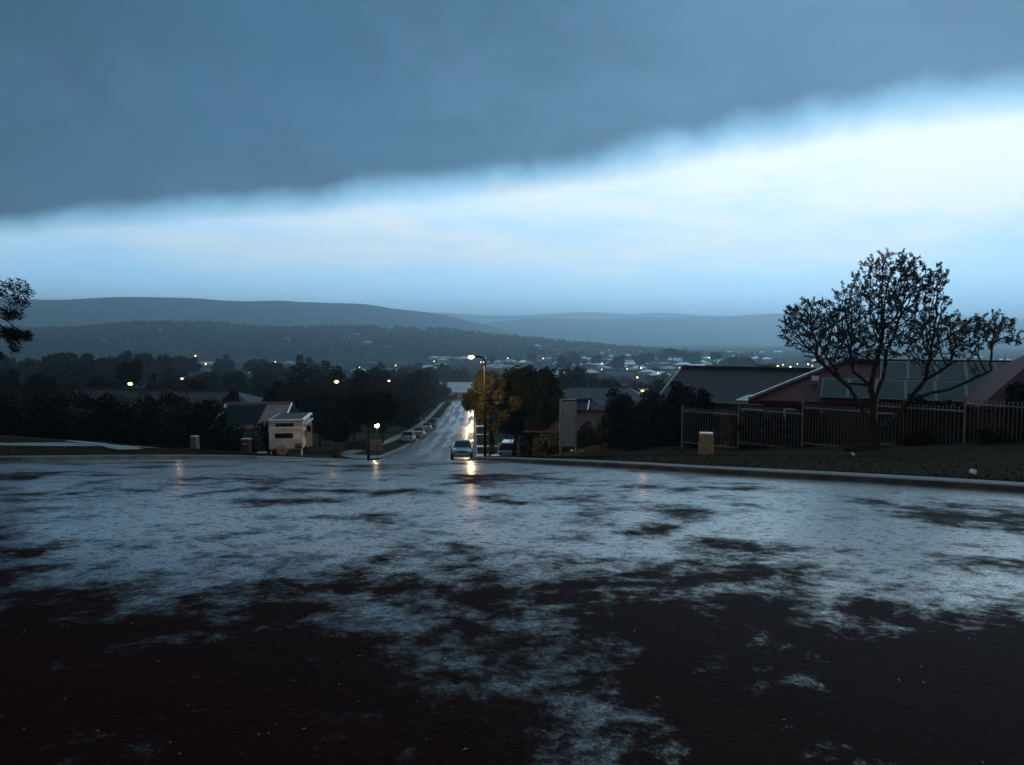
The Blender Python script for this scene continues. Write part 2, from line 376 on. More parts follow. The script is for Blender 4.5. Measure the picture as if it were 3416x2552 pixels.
def ground_near(x, y):
    d = droad(x, y); step = sm(0.16, 0.42, d)
    z = roadz(x, y) - 0.45 + step * (groundz(x, y) - roadz(x, y) + 0.45)
    return z + step * 0.03 * vnoise(x, y, 1.1, 3)
grid_obj('ground', np.arange(-75, 70.1, 0.5), np.arange(-20, 120.1, 0.5), ground_near, M_grass)
tt = np.linspace(-1.7, 1.7, 150); yy = np.concatenate([np.linspace(-60, 110, 30), 120 * (11000 / 120) ** np.linspace(0, 1, 110)])
XX = tt[None, :] * (np.abs(yy)[:, None] + 60); YY = np.repeat(yy[:, None], 150, 1)
def terr(x, y):
    inside = (np.abs(x + 2.5) < 74) & (y > -22) & (y < 121)
    z = groundz(x, y) + 1.5 * vnoise(x, y, 0.012, 5) * sm(300, 700, y)
    d = droad(x, y)
    return z - 1.2 * inside - 0.6 * (1 - sm(0.5, 3.0, d)) * (y < 362)
grid_obj('terrain', XX, YY, terr, M_terr)

def road_strip(name, ya, yb, dy, ncol, m):
    ys_ = np.arange(ya, yb + 1e-6, dy); s_ = np.linspace(0, 1, ncol)
    Xg = xL(ys_)[:, None] * (1 - s_) + xR(ys_)[:, None] * s_; Yg = np.repeat(ys_[:, None], ncol, 1)
    def zf(x, y):
        w_ = (x - xL(y)) / (xR(y) - xL(y)); cr = 0.10 * (1 - (2 * w_ - 1) ** 2) * sm(38, 60, y)
        return roadz(x, y) + cr
    return grid_obj(name, Xg, Yg, zf, m)
road_strip('road', -29, 26, 0.5, 120, M_road)
road_strip('street', 26, 356, 1.0, 14, M_street)

def sweep(path, prof_pts, side):
    """path of (x,y); prof_pts (offset outward, height above road)"""
    v = []; f = []; n = len(prof_pts)
    p = np.array(path); t_ = np.gradient(p, axis=0); t_ /= np.linalg.norm(t_, axis=1)[:, None]
    nrm = np.stack([-t_[:, 1], t_[:, 0]], 1) * side
    for k in range(len(p)):
        zr = float(roadz(p[k, 0], p[k, 1]))
        for (o_, h_) in prof_pts: v.append((p[k, 0] + nrm[k, 0] * o_, p[k, 1] + nrm[k, 1] * o_, zr + h_))
    for k in range(len(p) - 1):
        for q in range(n - 1): f.append((k * n + q, k * n + q + 1, (k + 1) * n + q + 1, (k + 1) * n + q))
    return v, f
KP = [(-0.42, 0.006), (-0.06, 0.012), (0.0, 0.03), (0.05, 0.105), (0.09, 0.12), (0.34, 0.125), (0.36, -0.2)]
def kerb(name, side, ya, yb, gaps=()):
    ys_ = np.concatenate([np.arange(ya, 60, 0.5), np.arange(60, yb, 2.0)])
    xs_ = xL(ys_) if side > 0 else xR(ys_)
    v, f = sweep(np.stack([xs_, ys_], 1), KP, side)
    return tag(mesh_obj(name, v, f, M_kerb, smooth=False), kind='structure')
kerb('kerb', 1, -10, 350); kerb('kerb', -1, -20, 350)

def slab(name, poly, m, h=0.02, n=14):
    """draped quad patch: poly = 4 plan corners (a,b,c,d)"""
    a, b, c, d = [np.array(p, float) for p in poly]; s_ = np.linspace(0, 1, n)
    U, V = np.meshgrid(s_, s_)
    pts = ((1 - U) * (1 - V))[..., None] * a + (U * (1 - V))[..., None] * b + (U * V)[..., None] * c + ((1 - U) * V)[..., None] * d
    return grid_obj(name, pts[..., 0], pts[..., 1], lambda x, y: groundz(x, y) + h + 0.02, m)

# ------------------------------------------------------------------ hills
def hill(name, D, pts, front, m, rough=0.0, seed=1, back=1500, n=260):
    us = np.array([p[0] for p in pts]); vs = np.array([p[1] for p in pts])
    U = np.linspace(us[0], us[-1], n); V = np.interp(U, us, vs)
    kk = np.hanning(9); kk /= kk.sum(); V = np.convolve(np.pad(V, 4, mode='edge'), kk, mode='valid')
    V += rough * vnoise(U, 0 * U, 0.035, seed) + rough * 0.5 * vnoise(U, 0 * U, 0.11, seed + 3)
    dx = (U - CX) / F; H = (1130 - V) / F * D + 34
    rows = np.concatenate([np.linspace(-front, 0, 22), np.linspace(0, back, 7)[1:]])
    Xg = np.repeat((dx * D)[None, :], len(rows), 0) * 1.0; Yg = D + np.repeat(rows[:, None], n, 1)
    Xg = Xg * (1 + 0.0 * Yg)
    tshape = np.where(rows < 0, 1 - (-rows / front) ** 1.25, 1 - (rows / back) ** 1.5)
    Zg = -34.5 + H[None, :] * np.clip(tshape, 0, 1)[:, None]
    mid_ = np.clip(tshape * (1 - tshape) * 4, 0, 1)[:, None]
    Zg = Zg + mid_ * 0.16 * H[None, :] * vnoise(Xg, Yg, 0.0028, seed + 7) + mid_ * 5 * vnoise(Xg, Yg, 0.012, seed + 9)
    return grid_obj(name, Xg, Yg, lambda x, y: Zg, m), (dx * D, D, H)
hill('hill', 9500, [(-600, 1050), (1200, 1060), (1400, 1052), (1450, 1041), (1500, 1043), (1560, 1051), (1700, 1054), (1850, 1047), (1950, 1040), (2030, 1044), (2100, 1050), (2200, 1041), (2300, 1051), (2500, 1057), (3000, 1058), (4200, 1065)], 1500, M_hill, 0.7, 2)
hill('hill', 6500, [(1300, 1170), (1420, 1110), (1550, 1086), (1650, 1075), (1750, 1063), (1850, 1061), (1930, 1066), (2020, 1066), (2080, 1061), (2150, 1057), (2220, 1061), (2300, 1056), (2400, 1058), (2480, 1051), (2580, 1047), (2650, 1046), (2750, 1052), (2900, 1060), (3050, 1048), (3150, 1052), (3250, 1070), (3416, 1078), (3700, 1085), (4300, 1070)], 2300, M_hill, 0.8, 4)
hill('hill', 4300, [(-900, 1010), (-300, 1000), (85, 998), (150, 1000), (250, 1000), (330, 994), (430, 991), (520, 992), (620, 994), (700, 999), (760, 1004), (820, 1006), (900, 1003), (950, 1003), (1010, 1008), (1100, 1011), (1200, 1013), (1260, 1019), (1310, 1030), (1380, 1036), (1450, 1045), (1520, 1060), (1600, 1078), (1700, 1105), (1800, 1135), (1950, 1165)], 1500, M_hill, 1.0, 6)
hB, (bx, bD, bH) = hill('hill', 2100, [(-900, 1120), (85, 1098), (200, 1099), (350, 1095), (450, 1086), (560, 1079), (650, 1078), (720, 1080), (800, 1086), (880, 1094), (950, 1098), (1050, 1096), (1150, 1094), (1250, 1093), (1350, 1097), (1400, 1101), (1500, 1104), (1560, 1112), (1620, 1120), (1700, 1126), (1750, 1128), (1850, 1140), (1950, 1150), (2040, 1158), (2120, 1166), (2220, 1174)], 900, M_hill, 1.2, 8, back=900)
hill('hill', 3400, [(2050, 1176), (2200, 1166), (2330, 1158), (2450, 1153), (2560, 1152), (2700, 1158), (2850, 1150), (3000, 1143), (3200, 1140), (3416, 1146), (4200, 1150)], 900, M_hill, 1.0, 12, back=900)

# haze box round everything, sky outside
def haze():
    b = MB().box((0, 5400, 160), (30000, 13400, 420)); o = b.build('haze', None)
    m = bpy.data.materials.new('haze_air'); m.use_nodes = True; k = NT(m.node_tree); k.n.clear()
    out = k.new('ShaderNodeOutputMaterial'); pv_ = k.new('ShaderNodeVolumePrincipled')
    pv_.inputs['Color'].default_value = (0.72, 0.88, 1.0, 1); pv_.inputs['Density'].default_value = HAZE_D
    pv_.inputs['Anisotropy'].default_value = HAZE_G
    k.l.new(pv_.outputs[0], out.inputs['Volume']); o.data.materials.append(m)
    return tag(o, kind='stuff')
HAZE_D, HAZE_G = 2.6e-4, 0.6
haze()
# ------------------------------------------------------------------ foliage
def leaves_np(blobs, l, wd, seed, shell=0.45, elong=None):
    """rhombic leaf faces scattered through ellipsoid blobs [(cx,cy,cz,rx,ry,rz,n)]"""
    r_ = np.random.default_rng(seed); ps = []
    for (cx, cy, cz, rx, ry, rz, n) in blobs:
        d = r_.normal(size=(n, 3)); d /= np.linalg.norm(d, axis=1)[:, None]
        rad = shell + (1 - shell) * r_.random(n) ** 0.6
        rad *= 1 + 0.12 * np.sin(d[:, 0] * 5 + seed) * np.cos(d[:, 2] * 6)
        ps.append(np.array([cx, cy, cz]) + d * rad[:, None] * np.array([rx, ry, rz]))
    p = np.concatenate(ps); n = len(p)
    a = r_.normal(size=(n, 3))
    if elong is not None: a = a * 0.55 + np.array(elong)
    a /= np.linalg.norm(a, axis=1)[:, None]
    b = r_.normal(size=(n, 3)); b -= (b * a).sum(1)[:, None] * a; b /= np.linalg.norm(b, axis=1)[:, None]
    sc = (0.6 + 0.8 * r_.random(n))[:, None]
    v = np.stack([p - a * l / 2 * sc, p + b * wd / 2 * sc, p + a * l / 2 * sc, p - b * wd / 2 * sc], 1).reshape(-1, 3)
    return v
def quads_mesh(name, v, m):
    me = bpy.data.meshes.new(name); n = len(v) // 4
    me.vertices.add(len(v)); me.vertices.foreach_set('co', np.ascontiguousarray(v, dtype=np.float32).ravel())
    me.loops.add(n * 4); me.loops.foreach_set('vertex_index', np.arange(n * 4))
    me.polygons.add(n); me.polygons.foreach_set('loop_start', np.arange(n) * 4); me.polygons.foreach_set('loop_total', np.full(n, 4))
    me.update(calc_edges=True); me.materials.append(m); return me
def leaf_obj(name, v, m, parent=None):
    o = bpy.data.objects.new(name, quads_mesh(name, v, m)); C.objects.link(o)
    if parent: o.parent = parent
    return o
def crown_blobs(wx, wy, z0, z1, k, per, seed, flat=0.0, br=0.30):
    r_ = np.random.default_rng(seed); out = []
    H = z1 - z0; cz = (z0 + z1) / 2
    for i in range(k):
        while True:
            d = r_.uniform(-1, 1, 3)
            if 0.2 < np.linalg.norm(d) < 0.82 and (d[2] > -0.7 + flat): break
        b = br * (0.7 + 0.6 * r_.random())
        out.append((d[0] * wx / 2, d[1] * wy / 2, cz + d[2] * H / 2, b * wx / 2 * 1.1, b * wy / 2 * 1.1, b * H / 2 * 1.05, per))
    out.append((0, 0, cz, wx * 0.33, wy * 0.33, H * 0.33, int(per * 2.5)))
    return out
def trunk_mb(h, r0, blobs, seed, lean=0.0, nb=7):
    r_ = random.Random(seed); mb = MB(); top = Vector((lean, 0, h))
    mb.tube([(0, 0, -0.3), (lean * .1, 0, h * .3), (lean * .5, 0.02 * h, h * .65), top], [r0 * 1.35, r0, r0 * .85, r0 * .6], 8)
    bl = r_.sample(blobs, min(nb, len(blobs)))
    for b in bl:
        e = Vector(b[:3]); s_ = Vector((lean * .5, 0, h * r_.uniform(.6, .98)))
        mid_ = (s_ + e) / 2 + Vector((0, 0, -0.06 * (e - s_).length))
        mb.tube([s_, mid_, e], [r0 * .45, r0 * .3, r0 * .12], 5)
    return mb
def tree(loc, h, w, clear, leafm, label, seed, l=0.3, per=260, k=26, group=None, name='tree', wy=None, rot=0.0, lean=0.0, tr=None, cx=0.0, cat='tree', br=0.3, shell=0.45):
    t_ = thing(name, loc, label, cat, group, rz=rot)
    bl = crown_blobs(w, wy or w, clear, h, k, per, seed, br=br)
    if cx: bl = [(b[0] + cx,) + b[1:] for b in bl]
    leaf_obj('crown', leaves_np(bl, l, l * .5, seed, shell), leafm, t_)
    trunk_mb(clear + (h - clear) * .35, tr or max(.1, h * .022), bl, seed, lean + cx * .7).build('trunk', M_bark, t_, True)
    return t_
def bush(u0, u1, vt, y, leafm, label, seed, l=0.13, dens=420, group=None, name='bush', depth=None, cat='bush', per=None, sink=0.1):
    uc = (u0 + u1) / 2; x = ray(uc, 1300)[0] * y; z = gz(x, y); top = ray(uc, vt)[1] * y
    w_ = (u1 - u0) / F * y; h = max(.6, top - z); k = max(8, int(w_ * h * 1.6)); depth = depth or min(w_, 2.6)
    r_ = np.random.default_rng(seed); bl = []
    n = int(dens * w_ * h / k)
    rr0 = max(.28, min(h * .26, w_ * .2, .75)); nc = max(3, int(w_ / (rr0 * .9))); nr = max(2, int(h / (rr0 * 1.1)))
    n = int(dens * w_ * h * 1.5 / (nc * nr))
    for i in range(nc):
        a = -1 + 2 * (i + .5) / nc; cap = math.sqrt(max(0.1, 1 - abs(a) ** 4 * .75)) * r_.uniform(.88, 1.0)
        for q in range(nr):
            rr = rr0 * r_.uniform(.8, 1.15); zt_ = h * cap - rr
            bl.append((a * (w_ / 2 - rr * .7) + r_.uniform(-.1, .1), r_.uniform(-.5, .5) * depth, .2 * rr + (zt_ - .2 * rr) * (q / (nr - 1)), rr * 1.1, rr, rr, n))
    o = thing(name, (x, y, z - sink), label, cat, group)
    leaf_obj('foliage', leaves_np(bl, l, l * .55, seed, .3), leafm, o)
    MB().tube([(0, 0, -.2), (0.05, 0, h * .35), (0, 0.05, h * .7)], [.09, .07, .03], 6).tube([(0, 0, 0), (w_ * .25, .1, h * .6)], [.06, .02], 5).tube([(0, 0, 0), (-w_ * .25, -.1, h * .6)], [.06, .02], 5).build('stems', M_bark, o)
    return o

# ---- dark garden hedges and bushes on the left
for i, (u0, u1, vt, y, lab) in enumerate([
    (-140, 150, 1292, 47, 'black garden bush at the left edge behind the pale footpath'),
    (90, 320, 1290, 49, 'wide dark bush behind the pale driveway on the left'),
    (280, 470, 1294, 48, 'tall dark bush between the driveway and the service box'),
    (420, 640, 1300, 50, 'flat topped dark hedge bush behind the small service box'),
    (590, 760, 1312, 50, 'round shouldered dark bush right of the small service box'),
    (700, 830, 1392, 51, 'lower dark bush beside the front wall of the tiled house'),
    (830, 915, 1398, 51.5, 'dark bush tucked against the left side of the caravan')]):
    bush(u0, u1, vt, y, M_leaf if i % 2 else M_leafr, lab, 100 + i, 0.2, 300)
bush(800, 880, 1415, 47.6, M_leafb, 'small shrub with pale flowers left of the caravan', 130, .1, 260, name='shrub', cat='shrub', depth=.7)
bush(1090, 1140, 1470, 54, M_leafo, 'small yellowish shrub on the lawn right of the caravan', 131, .1, 420, name='shrub', cat='shrub', depth=.7)

# ---- mid distance trees, left of the street
MT = [  # u, vtop, width px, y, clear fraction, material, label
    (140, 1238, 150, 92, .1, M_leaf, 'dark rounded tree rising above the hedge at far left'),
    (20, 1222, 90, 110, .1, M_leaf, 'dark tree cut by the left edge above the hedge'),
    (262, 1222, 130, 160, .1, M_leaff, 'wide grey green tree behind the dark tree at far left'),
    (330, 1262, 140, 105, .1, M_leaf, 'low spreading dark tree left of the amber lamp'),
    (430, 1193, 102, 135, .32, M_leaf, 'lone ball shaped tree on a clear trunk above the amber lamp'),
    (520, 1244, 80, 120, .1, M_leaf, 'small dark tree just right of the amber lamp'),
    (590, 1233, 130, 150, .1, M_leaff, 'broad dark tree behind the dark gabled roof'),
    (660, 1262, 90, 112, .1, M_leaf, 'bushy dark tree at the right end of the dark gabled roof'),
    (700, 1228, 90, 190, .1, M_leaff, 'middle distance tree with a smooth dome left of centre'),
    (790, 1232, 90, 180, .1, M_leaff, 'dome shaped tree over a small white roof'),
    (870, 1228, 90, 170, .1, M_leaff, 'round dark tree left of the tall bushy tree group'),
    (775, 1293, 60, 90, .1, M_leaf, 'small dark tree behind the roof with solar panels'),
    (1010, 1203, 190, 118, .1, M_leaf, 'tallest bushy tree behind the caravan'),
    (925, 1275, 100, 88, .1, M_leaf, 'dark tree leaning left above the caravan'),
    (1115, 1212, 110, 125, .1, M_leaf, 'dark tree beside the amber lamp in the tree group'),
    (1200, 1232, 110, 125, .1, M_leaf, 'dark tree right of the amber lamp in the tree group'),
    (1276, 1206, 112, 150, .1, M_leaf, 'domed dark tree standing above the street trees'),
    (1395, 1222, 112, 165, .1, M_leaf, 'bushy domed tree nearest the street above the row'),
    (1335, 1262, 90, 150, .1, M_leaf, 'lower dark tree between the two domed trees')]
for i, (u, vt, wp, y, cl, mt, lab) in enumerate(MT):
    a, b = ray(u, vt); x = a * y; z = gz(x, y); h = max(2.5, b * y - z)
    tree((x, y, z), h, wp / F * y, h * cl + (h * .18 if cl > .2 else 0), mt, lab, 200 + i, l=.26 + y * .0016, per=200, k=26, rot=i)
FT = [(1065, 1290, 190, 74, 'dark street tree right behind the caravan'), (1180, 1298, 170, 82, 'dark garden tree above the garden lamp'),
      (1275, 1302, 150, 92, 'dark tree over the nearest parked white car'), (1130, 1355, 160, 66, 'low dense dark tree between caravan and garden lamp'),
      (1340, 1325, 110, 104, 'dark street tree over the second parked car')]
for i, (u, vt, wp, y, lab) in enumerate(FT):
    a, b = ray(u, vt); x = a * y; z = gz(x, y); h = b * y - z
    tree((x, y, z), h, wp / F * y, h * .22, M_leafr if i % 2 else M_leaf, lab, 240 + i, l=.26, per=300, k=28, rot=i)
# street trees down the left side
z52 = (ray(1228, 1400)[0] * 54, 54)
tree((z52[0], 54, gz(*z52)), 5.2, 4.6, 2.4, M_leafr, 'dark street tree on a slim trunk beside the garden lamp', 260, l=.2, per=320, k=26, tr=.09)
for i, y in enumerate([128, 150, 176, 204, 234, 266, 300]):
    x = float(xL(y)) - 3.6 - (i % 2)
    tree((x, y, gz(x, y)), 7.2 + (i * 37 % 5) * .35, 7.6, 1.6, [M_leaf, M_leaff][i > 3], 'leafy street tree in the row down the left of the street' , 270 + i, l=.45, per=120, k=22, group='street trees down the left side')
for i, y in enumerate([96, 122, 152, 190, 235, 280]):
    x = float(xR(y)) + 4.2
    tree((x, y, gz(x, y)), 6.6 + (i % 3) * .5, 6.4, 1.8, M_leaf, 'dark street tree in the row down the right of the street', 290 + i, l=.42, per=120, k=22, group='street trees down the right side')

# ---- lamp lit tree cluster right of the street
def placed_tree(u, y, vt, wp, clear, mt, lab, seed, **kw):
    x = ray(u, 1300)[0] * y; z = gz(x, y); h = ray(u, vt)[1] * y - z
    return tree((x, y, z), h, wp / F * y, clear, mt, lab, seed, **kw)
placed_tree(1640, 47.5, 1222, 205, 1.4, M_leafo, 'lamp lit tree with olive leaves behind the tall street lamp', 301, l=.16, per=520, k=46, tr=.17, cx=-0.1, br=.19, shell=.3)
placed_tree(1712, 50, 1196, 270, 1.5, M_leaf, 'tall dark tree right of the lamp lit tree', 302, l=.19, per=900, k=64, tr=.12, cx=1.1, br=.27, shell=.3)
placed_tree(1780, 62, 1225, 220, 1.0, M_leaf, 'dense dark tree behind the tall dark tree by the pavement', 303, l=.2, per=340, k=30)
placed_tree(1830, 75, 1262, 120, 1.0, M_leafb, 'dim green tree left of the tall panel sign', 304, l=.26, per=260, k=24)
placed_tree(1900, 160, 1205, 150, 4.5, M_leaff, 'spreading gum tree with open limbs beyond the tall panel sign', 305, l=.5, per=130, k=26, br=.26)
placed_tree(2040, 125, 1256, 130, 1.5, M_leaff, 'round tree beyond the grey roofed house right of the panel sign', 306, l=.45, per=130, k=22)
placed_tree(1975, 190, 1240, 110, 1.5, M_leaff, 'pale hazy tree between the gum tree and the clipped hedge', 307, l=.5, per=110, k=20)
placed_tree(2170, 150, 1252, 150, 1.5, M_leaff, 'hazy broad tree just above the clipped hedge', 308, l=.5, per=110, k=20)
placed_tree(2300, 170, 1238, 120, 1.5, M_leaff, 'hazy tree at the left end of the dark tiled roof', 309, l=.5, per=110, k=20)
for i, (u0, u1, vt, y, mt, lab) in enumerate([
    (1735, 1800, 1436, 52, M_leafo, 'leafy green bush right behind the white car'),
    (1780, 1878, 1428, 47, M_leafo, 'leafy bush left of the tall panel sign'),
    (1925, 2010, 1402, 46, M_leaf, 'bush with dim leaves right of the tall panel sign'),
    (2010, 2140, 1288, 39.5, M_leafr, 'left end of the tall clipped hedge beside the verge'),
    (2110, 2230, 1284, 38.5, M_leaf, 'middle bush of the tall clipped hedge under the amber light'),
    (2210, 2330, 1262, 37, M_leafr, 'tall rough bush right of the amber light'),
    (2290, 2400, 1276, 33.5, M_leafr, 'dark bush hiding the corner of the dark tiled house'),
    (2060, 2300, 1400, 36, M_leafr, 'low wide dark bush at the foot of the clipped hedge'),
    (2440, 2540, 1352, 30.5, M_leafr, 'dark shrub mass behind the second fence panel'),
    (2560, 2650, 1362, 29.9, M_leafr, 'bare looking dark shrub behind the middle of the fence'),
    (2640, 2760, 1330, 29.0, M_leafr, 'reddish dark bush under the red tiled roof'),
    (2500, 2640, 1440, 29.7, M_leafr, 'low dark bush against the fence foot'),
    (2985, 3130, 1300, 26.6, M_leafr, 'big black bush right of the spreading tree'),
    (3080, 3210, 1318, 25.9, M_leafr, 'black bush overhanging the fence right of the tree'),
    (3010, 3260, 1430, 25.2, M_leafr, 'low black shrub bed spilling through the fence'),
    (3240, 3480, 1452, 24.0, M_leafr, 'low dark shrub below the rightmost fence panel'),
    (3340, 3480, 1262, 24.3, M_leafr, 'tall dark shrub at the right edge of the picture')]):
    bush(u0, u1, vt, y, mt, lab, 330 + i, .17, 620, depth=(.9 if u0 > 2430 else None))

def blades(mb, n, h, spread, seed, wd=.035):
    r_ = random.Random(seed)
    for i in range(n):
        a = r_.uniform(0, 6.28); s_ = r_.uniform(.2, 1) * spread; hh = h * r_.uniform(.6, 1)
        d = Vector((math.cos(a), math.sin(a), 0)); sd = Vector((-d.y, d.x, 0)) * wd
        p = [Vector((0, 0, 0)) + d * .05, d * s_ * .35 + Vector((0, 0, hh * .75)), d * s_ * .8 + Vector((0, 0, hh)), d * s_ * 1.2 + Vector((0, 0, hh * .8))]
        i0 = len(mb.v)
        for k, q in enumerate(p): mb.v += [q - sd * (1 - k * .3), q + sd * (1 - k * .3)]
        for k in range(3): mb.f.append((i0 + 2 * k, i0 + 2 * k + 1, i0 + 2 * k + 3, i0 + 2 * k + 2))
    return mb
x_, y_ = ray(2005, 1400)[0] * 42, 42
cf = thing('flax_plant', (x_, y_, gz(x_, y_)), 'arching strap leaved plant at the left foot of the clipped hedge', 'plant')
blades(MB(), 90, 1.9, 1.0, 4).build('leaves', M_leafo, cf)

# ---- spreading tree on the right verge (space colonisation)
def colonise(att, base, step, kill, infl, iters=120):
    nodes = [np.array(b, float) for b in base[0]]; par = list(base[1]); A = att.copy()
    N = np.array(nodes); D = ((A[:, None, :] - N[None]) ** 2).sum(2); j = D.argmin(1); dm = D[np.arange(len(A)), j]
    for it in range(iters):
        if len(A) == 0 or len(nodes) > 9000: break
        grow = {}
        for a_i in np.where(dm < infl ** 2)[0]: grow.setdefault(int(j[a_i]), []).append(A[a_i])
        if not grow: break
        n0 = len(nodes)
        for k, lst in grow.items():
            d = np.mean([(q - nodes[k]) / (np.linalg.norm(q - nodes[k]) + 1e-9) for q in lst], 0) + rng.normal(size=3) * .14 + np.array([0, 0, .16])
            d /= np.linalg.norm(d) + 1e-9; nodes.append(nodes[k] + d * step); par.append(k)
        D2 = ((A[:, None, :] - np.array(nodes[n0:])[None]) ** 2).sum(2); j2 = D2.argmin(1); d2 = D2[np.arange(len(A)), j2]
        up = d2 < dm; dm = np.where(up, d2, dm); j = np.where(up, j2 + n0, j)
        keep = dm > kill ** 2; A, dm, j = A[keep], dm[keep], j[keep]
    return np.array(nodes), par
TY = 24.5; tb = P(2920, 1520, TY); tb.z = gz(tb.x, TY); TS = TY / F
def tp(u, v, dy=0.0):      # a point of the tree relative to its base, in metres
    q = P(u, v, TY); return np.array([q.x - tb.x, dy, q.z - tb.z])
att = []
for (u, v, ru, rv, rd, n) in [(2730, 1095, 125, 92, 1.3, 620), (2680, 1060, 60, 60, .8, 120), (2985, 960, 150, 95, 1.5, 620), (2900, 1080, 160, 120, 1.5, 560), (3060, 1060, 110, 120, 1.3, 360),
                              (3230, 1120, 130, 62, 1.2, 420), (3300, 1090, 80, 50, .8, 170), (2950, 885, 60, 42, .6, 110), (3030, 890, 40, 42, .5, 60), (3130, 950, 35, 60, .5, 90), (3110, 1180, 150, 45, 1.0, 170), (2760, 1180, 90, 35, .9, 90), (3385, 1130, 35, 30, .4, 40), (2840, 1160, 90, 70, 1.2, 230), (3130, 1110, 90, 70, 1.2, 230), (2850, 1010, 60, 60, .8, 130)]:
    d = rng.normal(size=(n, 3)); d /= np.linalg.norm(d, axis=1)[:, None]; rad = rng.random(n) ** .42
    c = tp(u, v); att.append(c + d * rad[:, None] * np.array([ru * TS, rd, rv * TS]))
att = np.concatenate(att)
bn = [np.array([0, 0, -.2])]; bp = [-1]
def limb(start, pts, seglen=.16):
    cur = start
    for q in pts:
        a = bn[cur]; L_ = np.linalg.norm(q - a); n = max(1, int(L_ / seglen))
        for k in range(1, n + 1):
            bn.append(a + (q - a) * k / n + rng.normal(size=3) * .012); bp.append(cur); cur = len(bn) - 1
    return cur
f0 = limb(0, [tp(2921, 1440)]); f1 = limb(f0, [tp(2912, 1400)])
cA = limb(f0, [tp(2990, 1395, .1), tp(3045, 1330, .2)]); limb(cA, [tp(3110, 1265, .3), tp(3190, 1215, .3)]); limb(cA, [tp(3075, 1255, -.3), tp(3075, 1180, -.5)]); limb(cA, [tp(3150, 1290, -.5), tp(3260, 1235, -.7)])
cB = limb(f1, [tp(2905, 1345, -.1), tp(2900, 1285, -.1)]); limb(cB, [tp(2915, 1200, -.2), tp(2930, 1130, -.2)]); limb(cB, [tp(2860, 1240, .3), tp(2855, 1160, .4)])
cC = limb(f1, [tp(2870, 1370, -.2), tp(2820, 1290, -.3), tp(2750, 1235, -.4)]); limb(cC, [tp(2700, 1190, -.5)]); limb(f1, [tp(2935, 1330, .3), tp(2975, 1240, .5), tp(2990, 1160, .6)])
limb(cB, [tp(2830, 1280, .4), tp(2790, 1200, .6)])
nodes, par = colonise(att, (bn, bp), .10, .17, 1.1)
nch = [0] * len(nodes); area = np.zeros(len(nodes))
for i in range(1, len(nodes)): nch[par[i]] += 1
for i in range(len(nodes) - 1, 0, -1):
    if nch[i] == 0: area[i] = .0065 ** 2.5
    area[par[i]] += area[i] if nch[par[i]] == 1 else area[i] * 1.0
rad = area ** .4 ; rad = np.maximum(.006, rad * (0.135 / max(rad.max(), 1e-6)))
st = thing('spreading_tree', tb, 'spreading open branched tree with small leaf clusters on the right verge', 'tree')
mb = MB()
chain_done = set()
kids = [[] for _ in nodes]
for i in range(1, len(nodes)): kids[par[i]].append(i)
stack = [(0, 0)]
starts = [(0, k) for k in kids[0]]
while starts:
    p0, k = starts.pop(); ch = [p0, k]
    while kids[k]:
        ks = sorted(kids[k], key=lambda q: -rad[q])
        for q in ks[1:]: starts.append((k, q))
        k = ks[0]; ch.append(k)
    pts = nodes[ch]; rr = [float(rad[c]) for c in ch]; rr[0] = rr[1]
    mb.tube(pts, rr, 8 if rr[0] > .05 else 4, cap=False)
tips = [i for i in range(1, len(nodes)) if nch[i] == 0]
lv = []; sh = mb; tr_ = random.Random(12)
for i in tips:
    p = Vector(nodes[i]); d = (p - Vector(nodes[par[i]])).normalized() + Vector((tr_.gauss(0, .25), tr_.gauss(0, .25), .55)); d.normalize(); L_ = tr_.uniform(.12, .34)
    sh.tube([p, p + d * L_], [.006, .003], 3, cap=False)
    for k in range(4): c = p + d * L_ * (k + .5) / 3.6; lv.append((*c, .06, .06, .055, 7))
for i in range(1, len(nodes)):
    if rad[i] < .011 and nodes[i][2] > 2.4 and tr_.random() < .8: lv.append((*nodes[i], .11, .11, .10, 7))
mb.build('branches', M_bark, st, True)
leaf_obj('leaves', leaves_np(lv, .095, .034, 77, .1), M_leafb, st)
MB().disc((0, 0, -.04), (0, 0, 1), .95, .09, 20).build('mulch_ring', mat('mulch', (.02, .013, .009), .95, 0.0), st)

# ---- gum tree hanging in at the left edge
gx, gy = -25.6, 34.0; gzv = gz(gx, gy)
gt = thing('gum_tree', (gx, gy, gzv), 'gum tree with drooping leaf clumps reaching in at the left edge', 'tree')
def gp(u, v, dy=0): q = P(u, v, gy); return (q.x - gx, dy, q.z - gzv)
bl = []
gr = random.Random(5)
for (u, v, ru, rv, n) in [(45, 955, 44, 30, 210), (12, 985, 45, 40, 240), (55, 1010, 34, 28, 150), (8, 1045, 50, 28, 260), (30, 1050, 30, 20, 120), (70, 975, 25, 22, 90), (72, 1125, 30, 34, 330), (40, 1115, 44, 22, 330), (8, 1105, 34, 20, 180), (85, 1120, 18, 22, 160), (32, 1165, 20, 18, 90), (18, 1185, 16, 14, 60),
                         (-60, 960, 70, 70, 300), (-70, 1090, 60, 60, 260), (-160, 900, 90, 70, 300), (-190, 1060, 80, 70, 260), (-330, 930, 120, 100, 300), (-290, 830, 110, 70, 260)]:
    bl.append((*gp(u, v, gr.uniform(-.5, .5)), ru / F * gy, ru / F * gy * .9, rv / F * gy, n))
leaf_obj('leaves', leaves_np(bl, .21, .045, 9, .15, elong=(.75, .1, -.5)), M_leafr, gt)
mb = MB(); trunk = [Vector((0, 0, -.3)), Vector((.15, 0, 2)), Vector((-.1, 0, 4)), Vector(gp(-280, 900)), Vector(gp(-300, 820))]
mb.tube(trunk, [.26, .2, .17, .12, .05], 9)
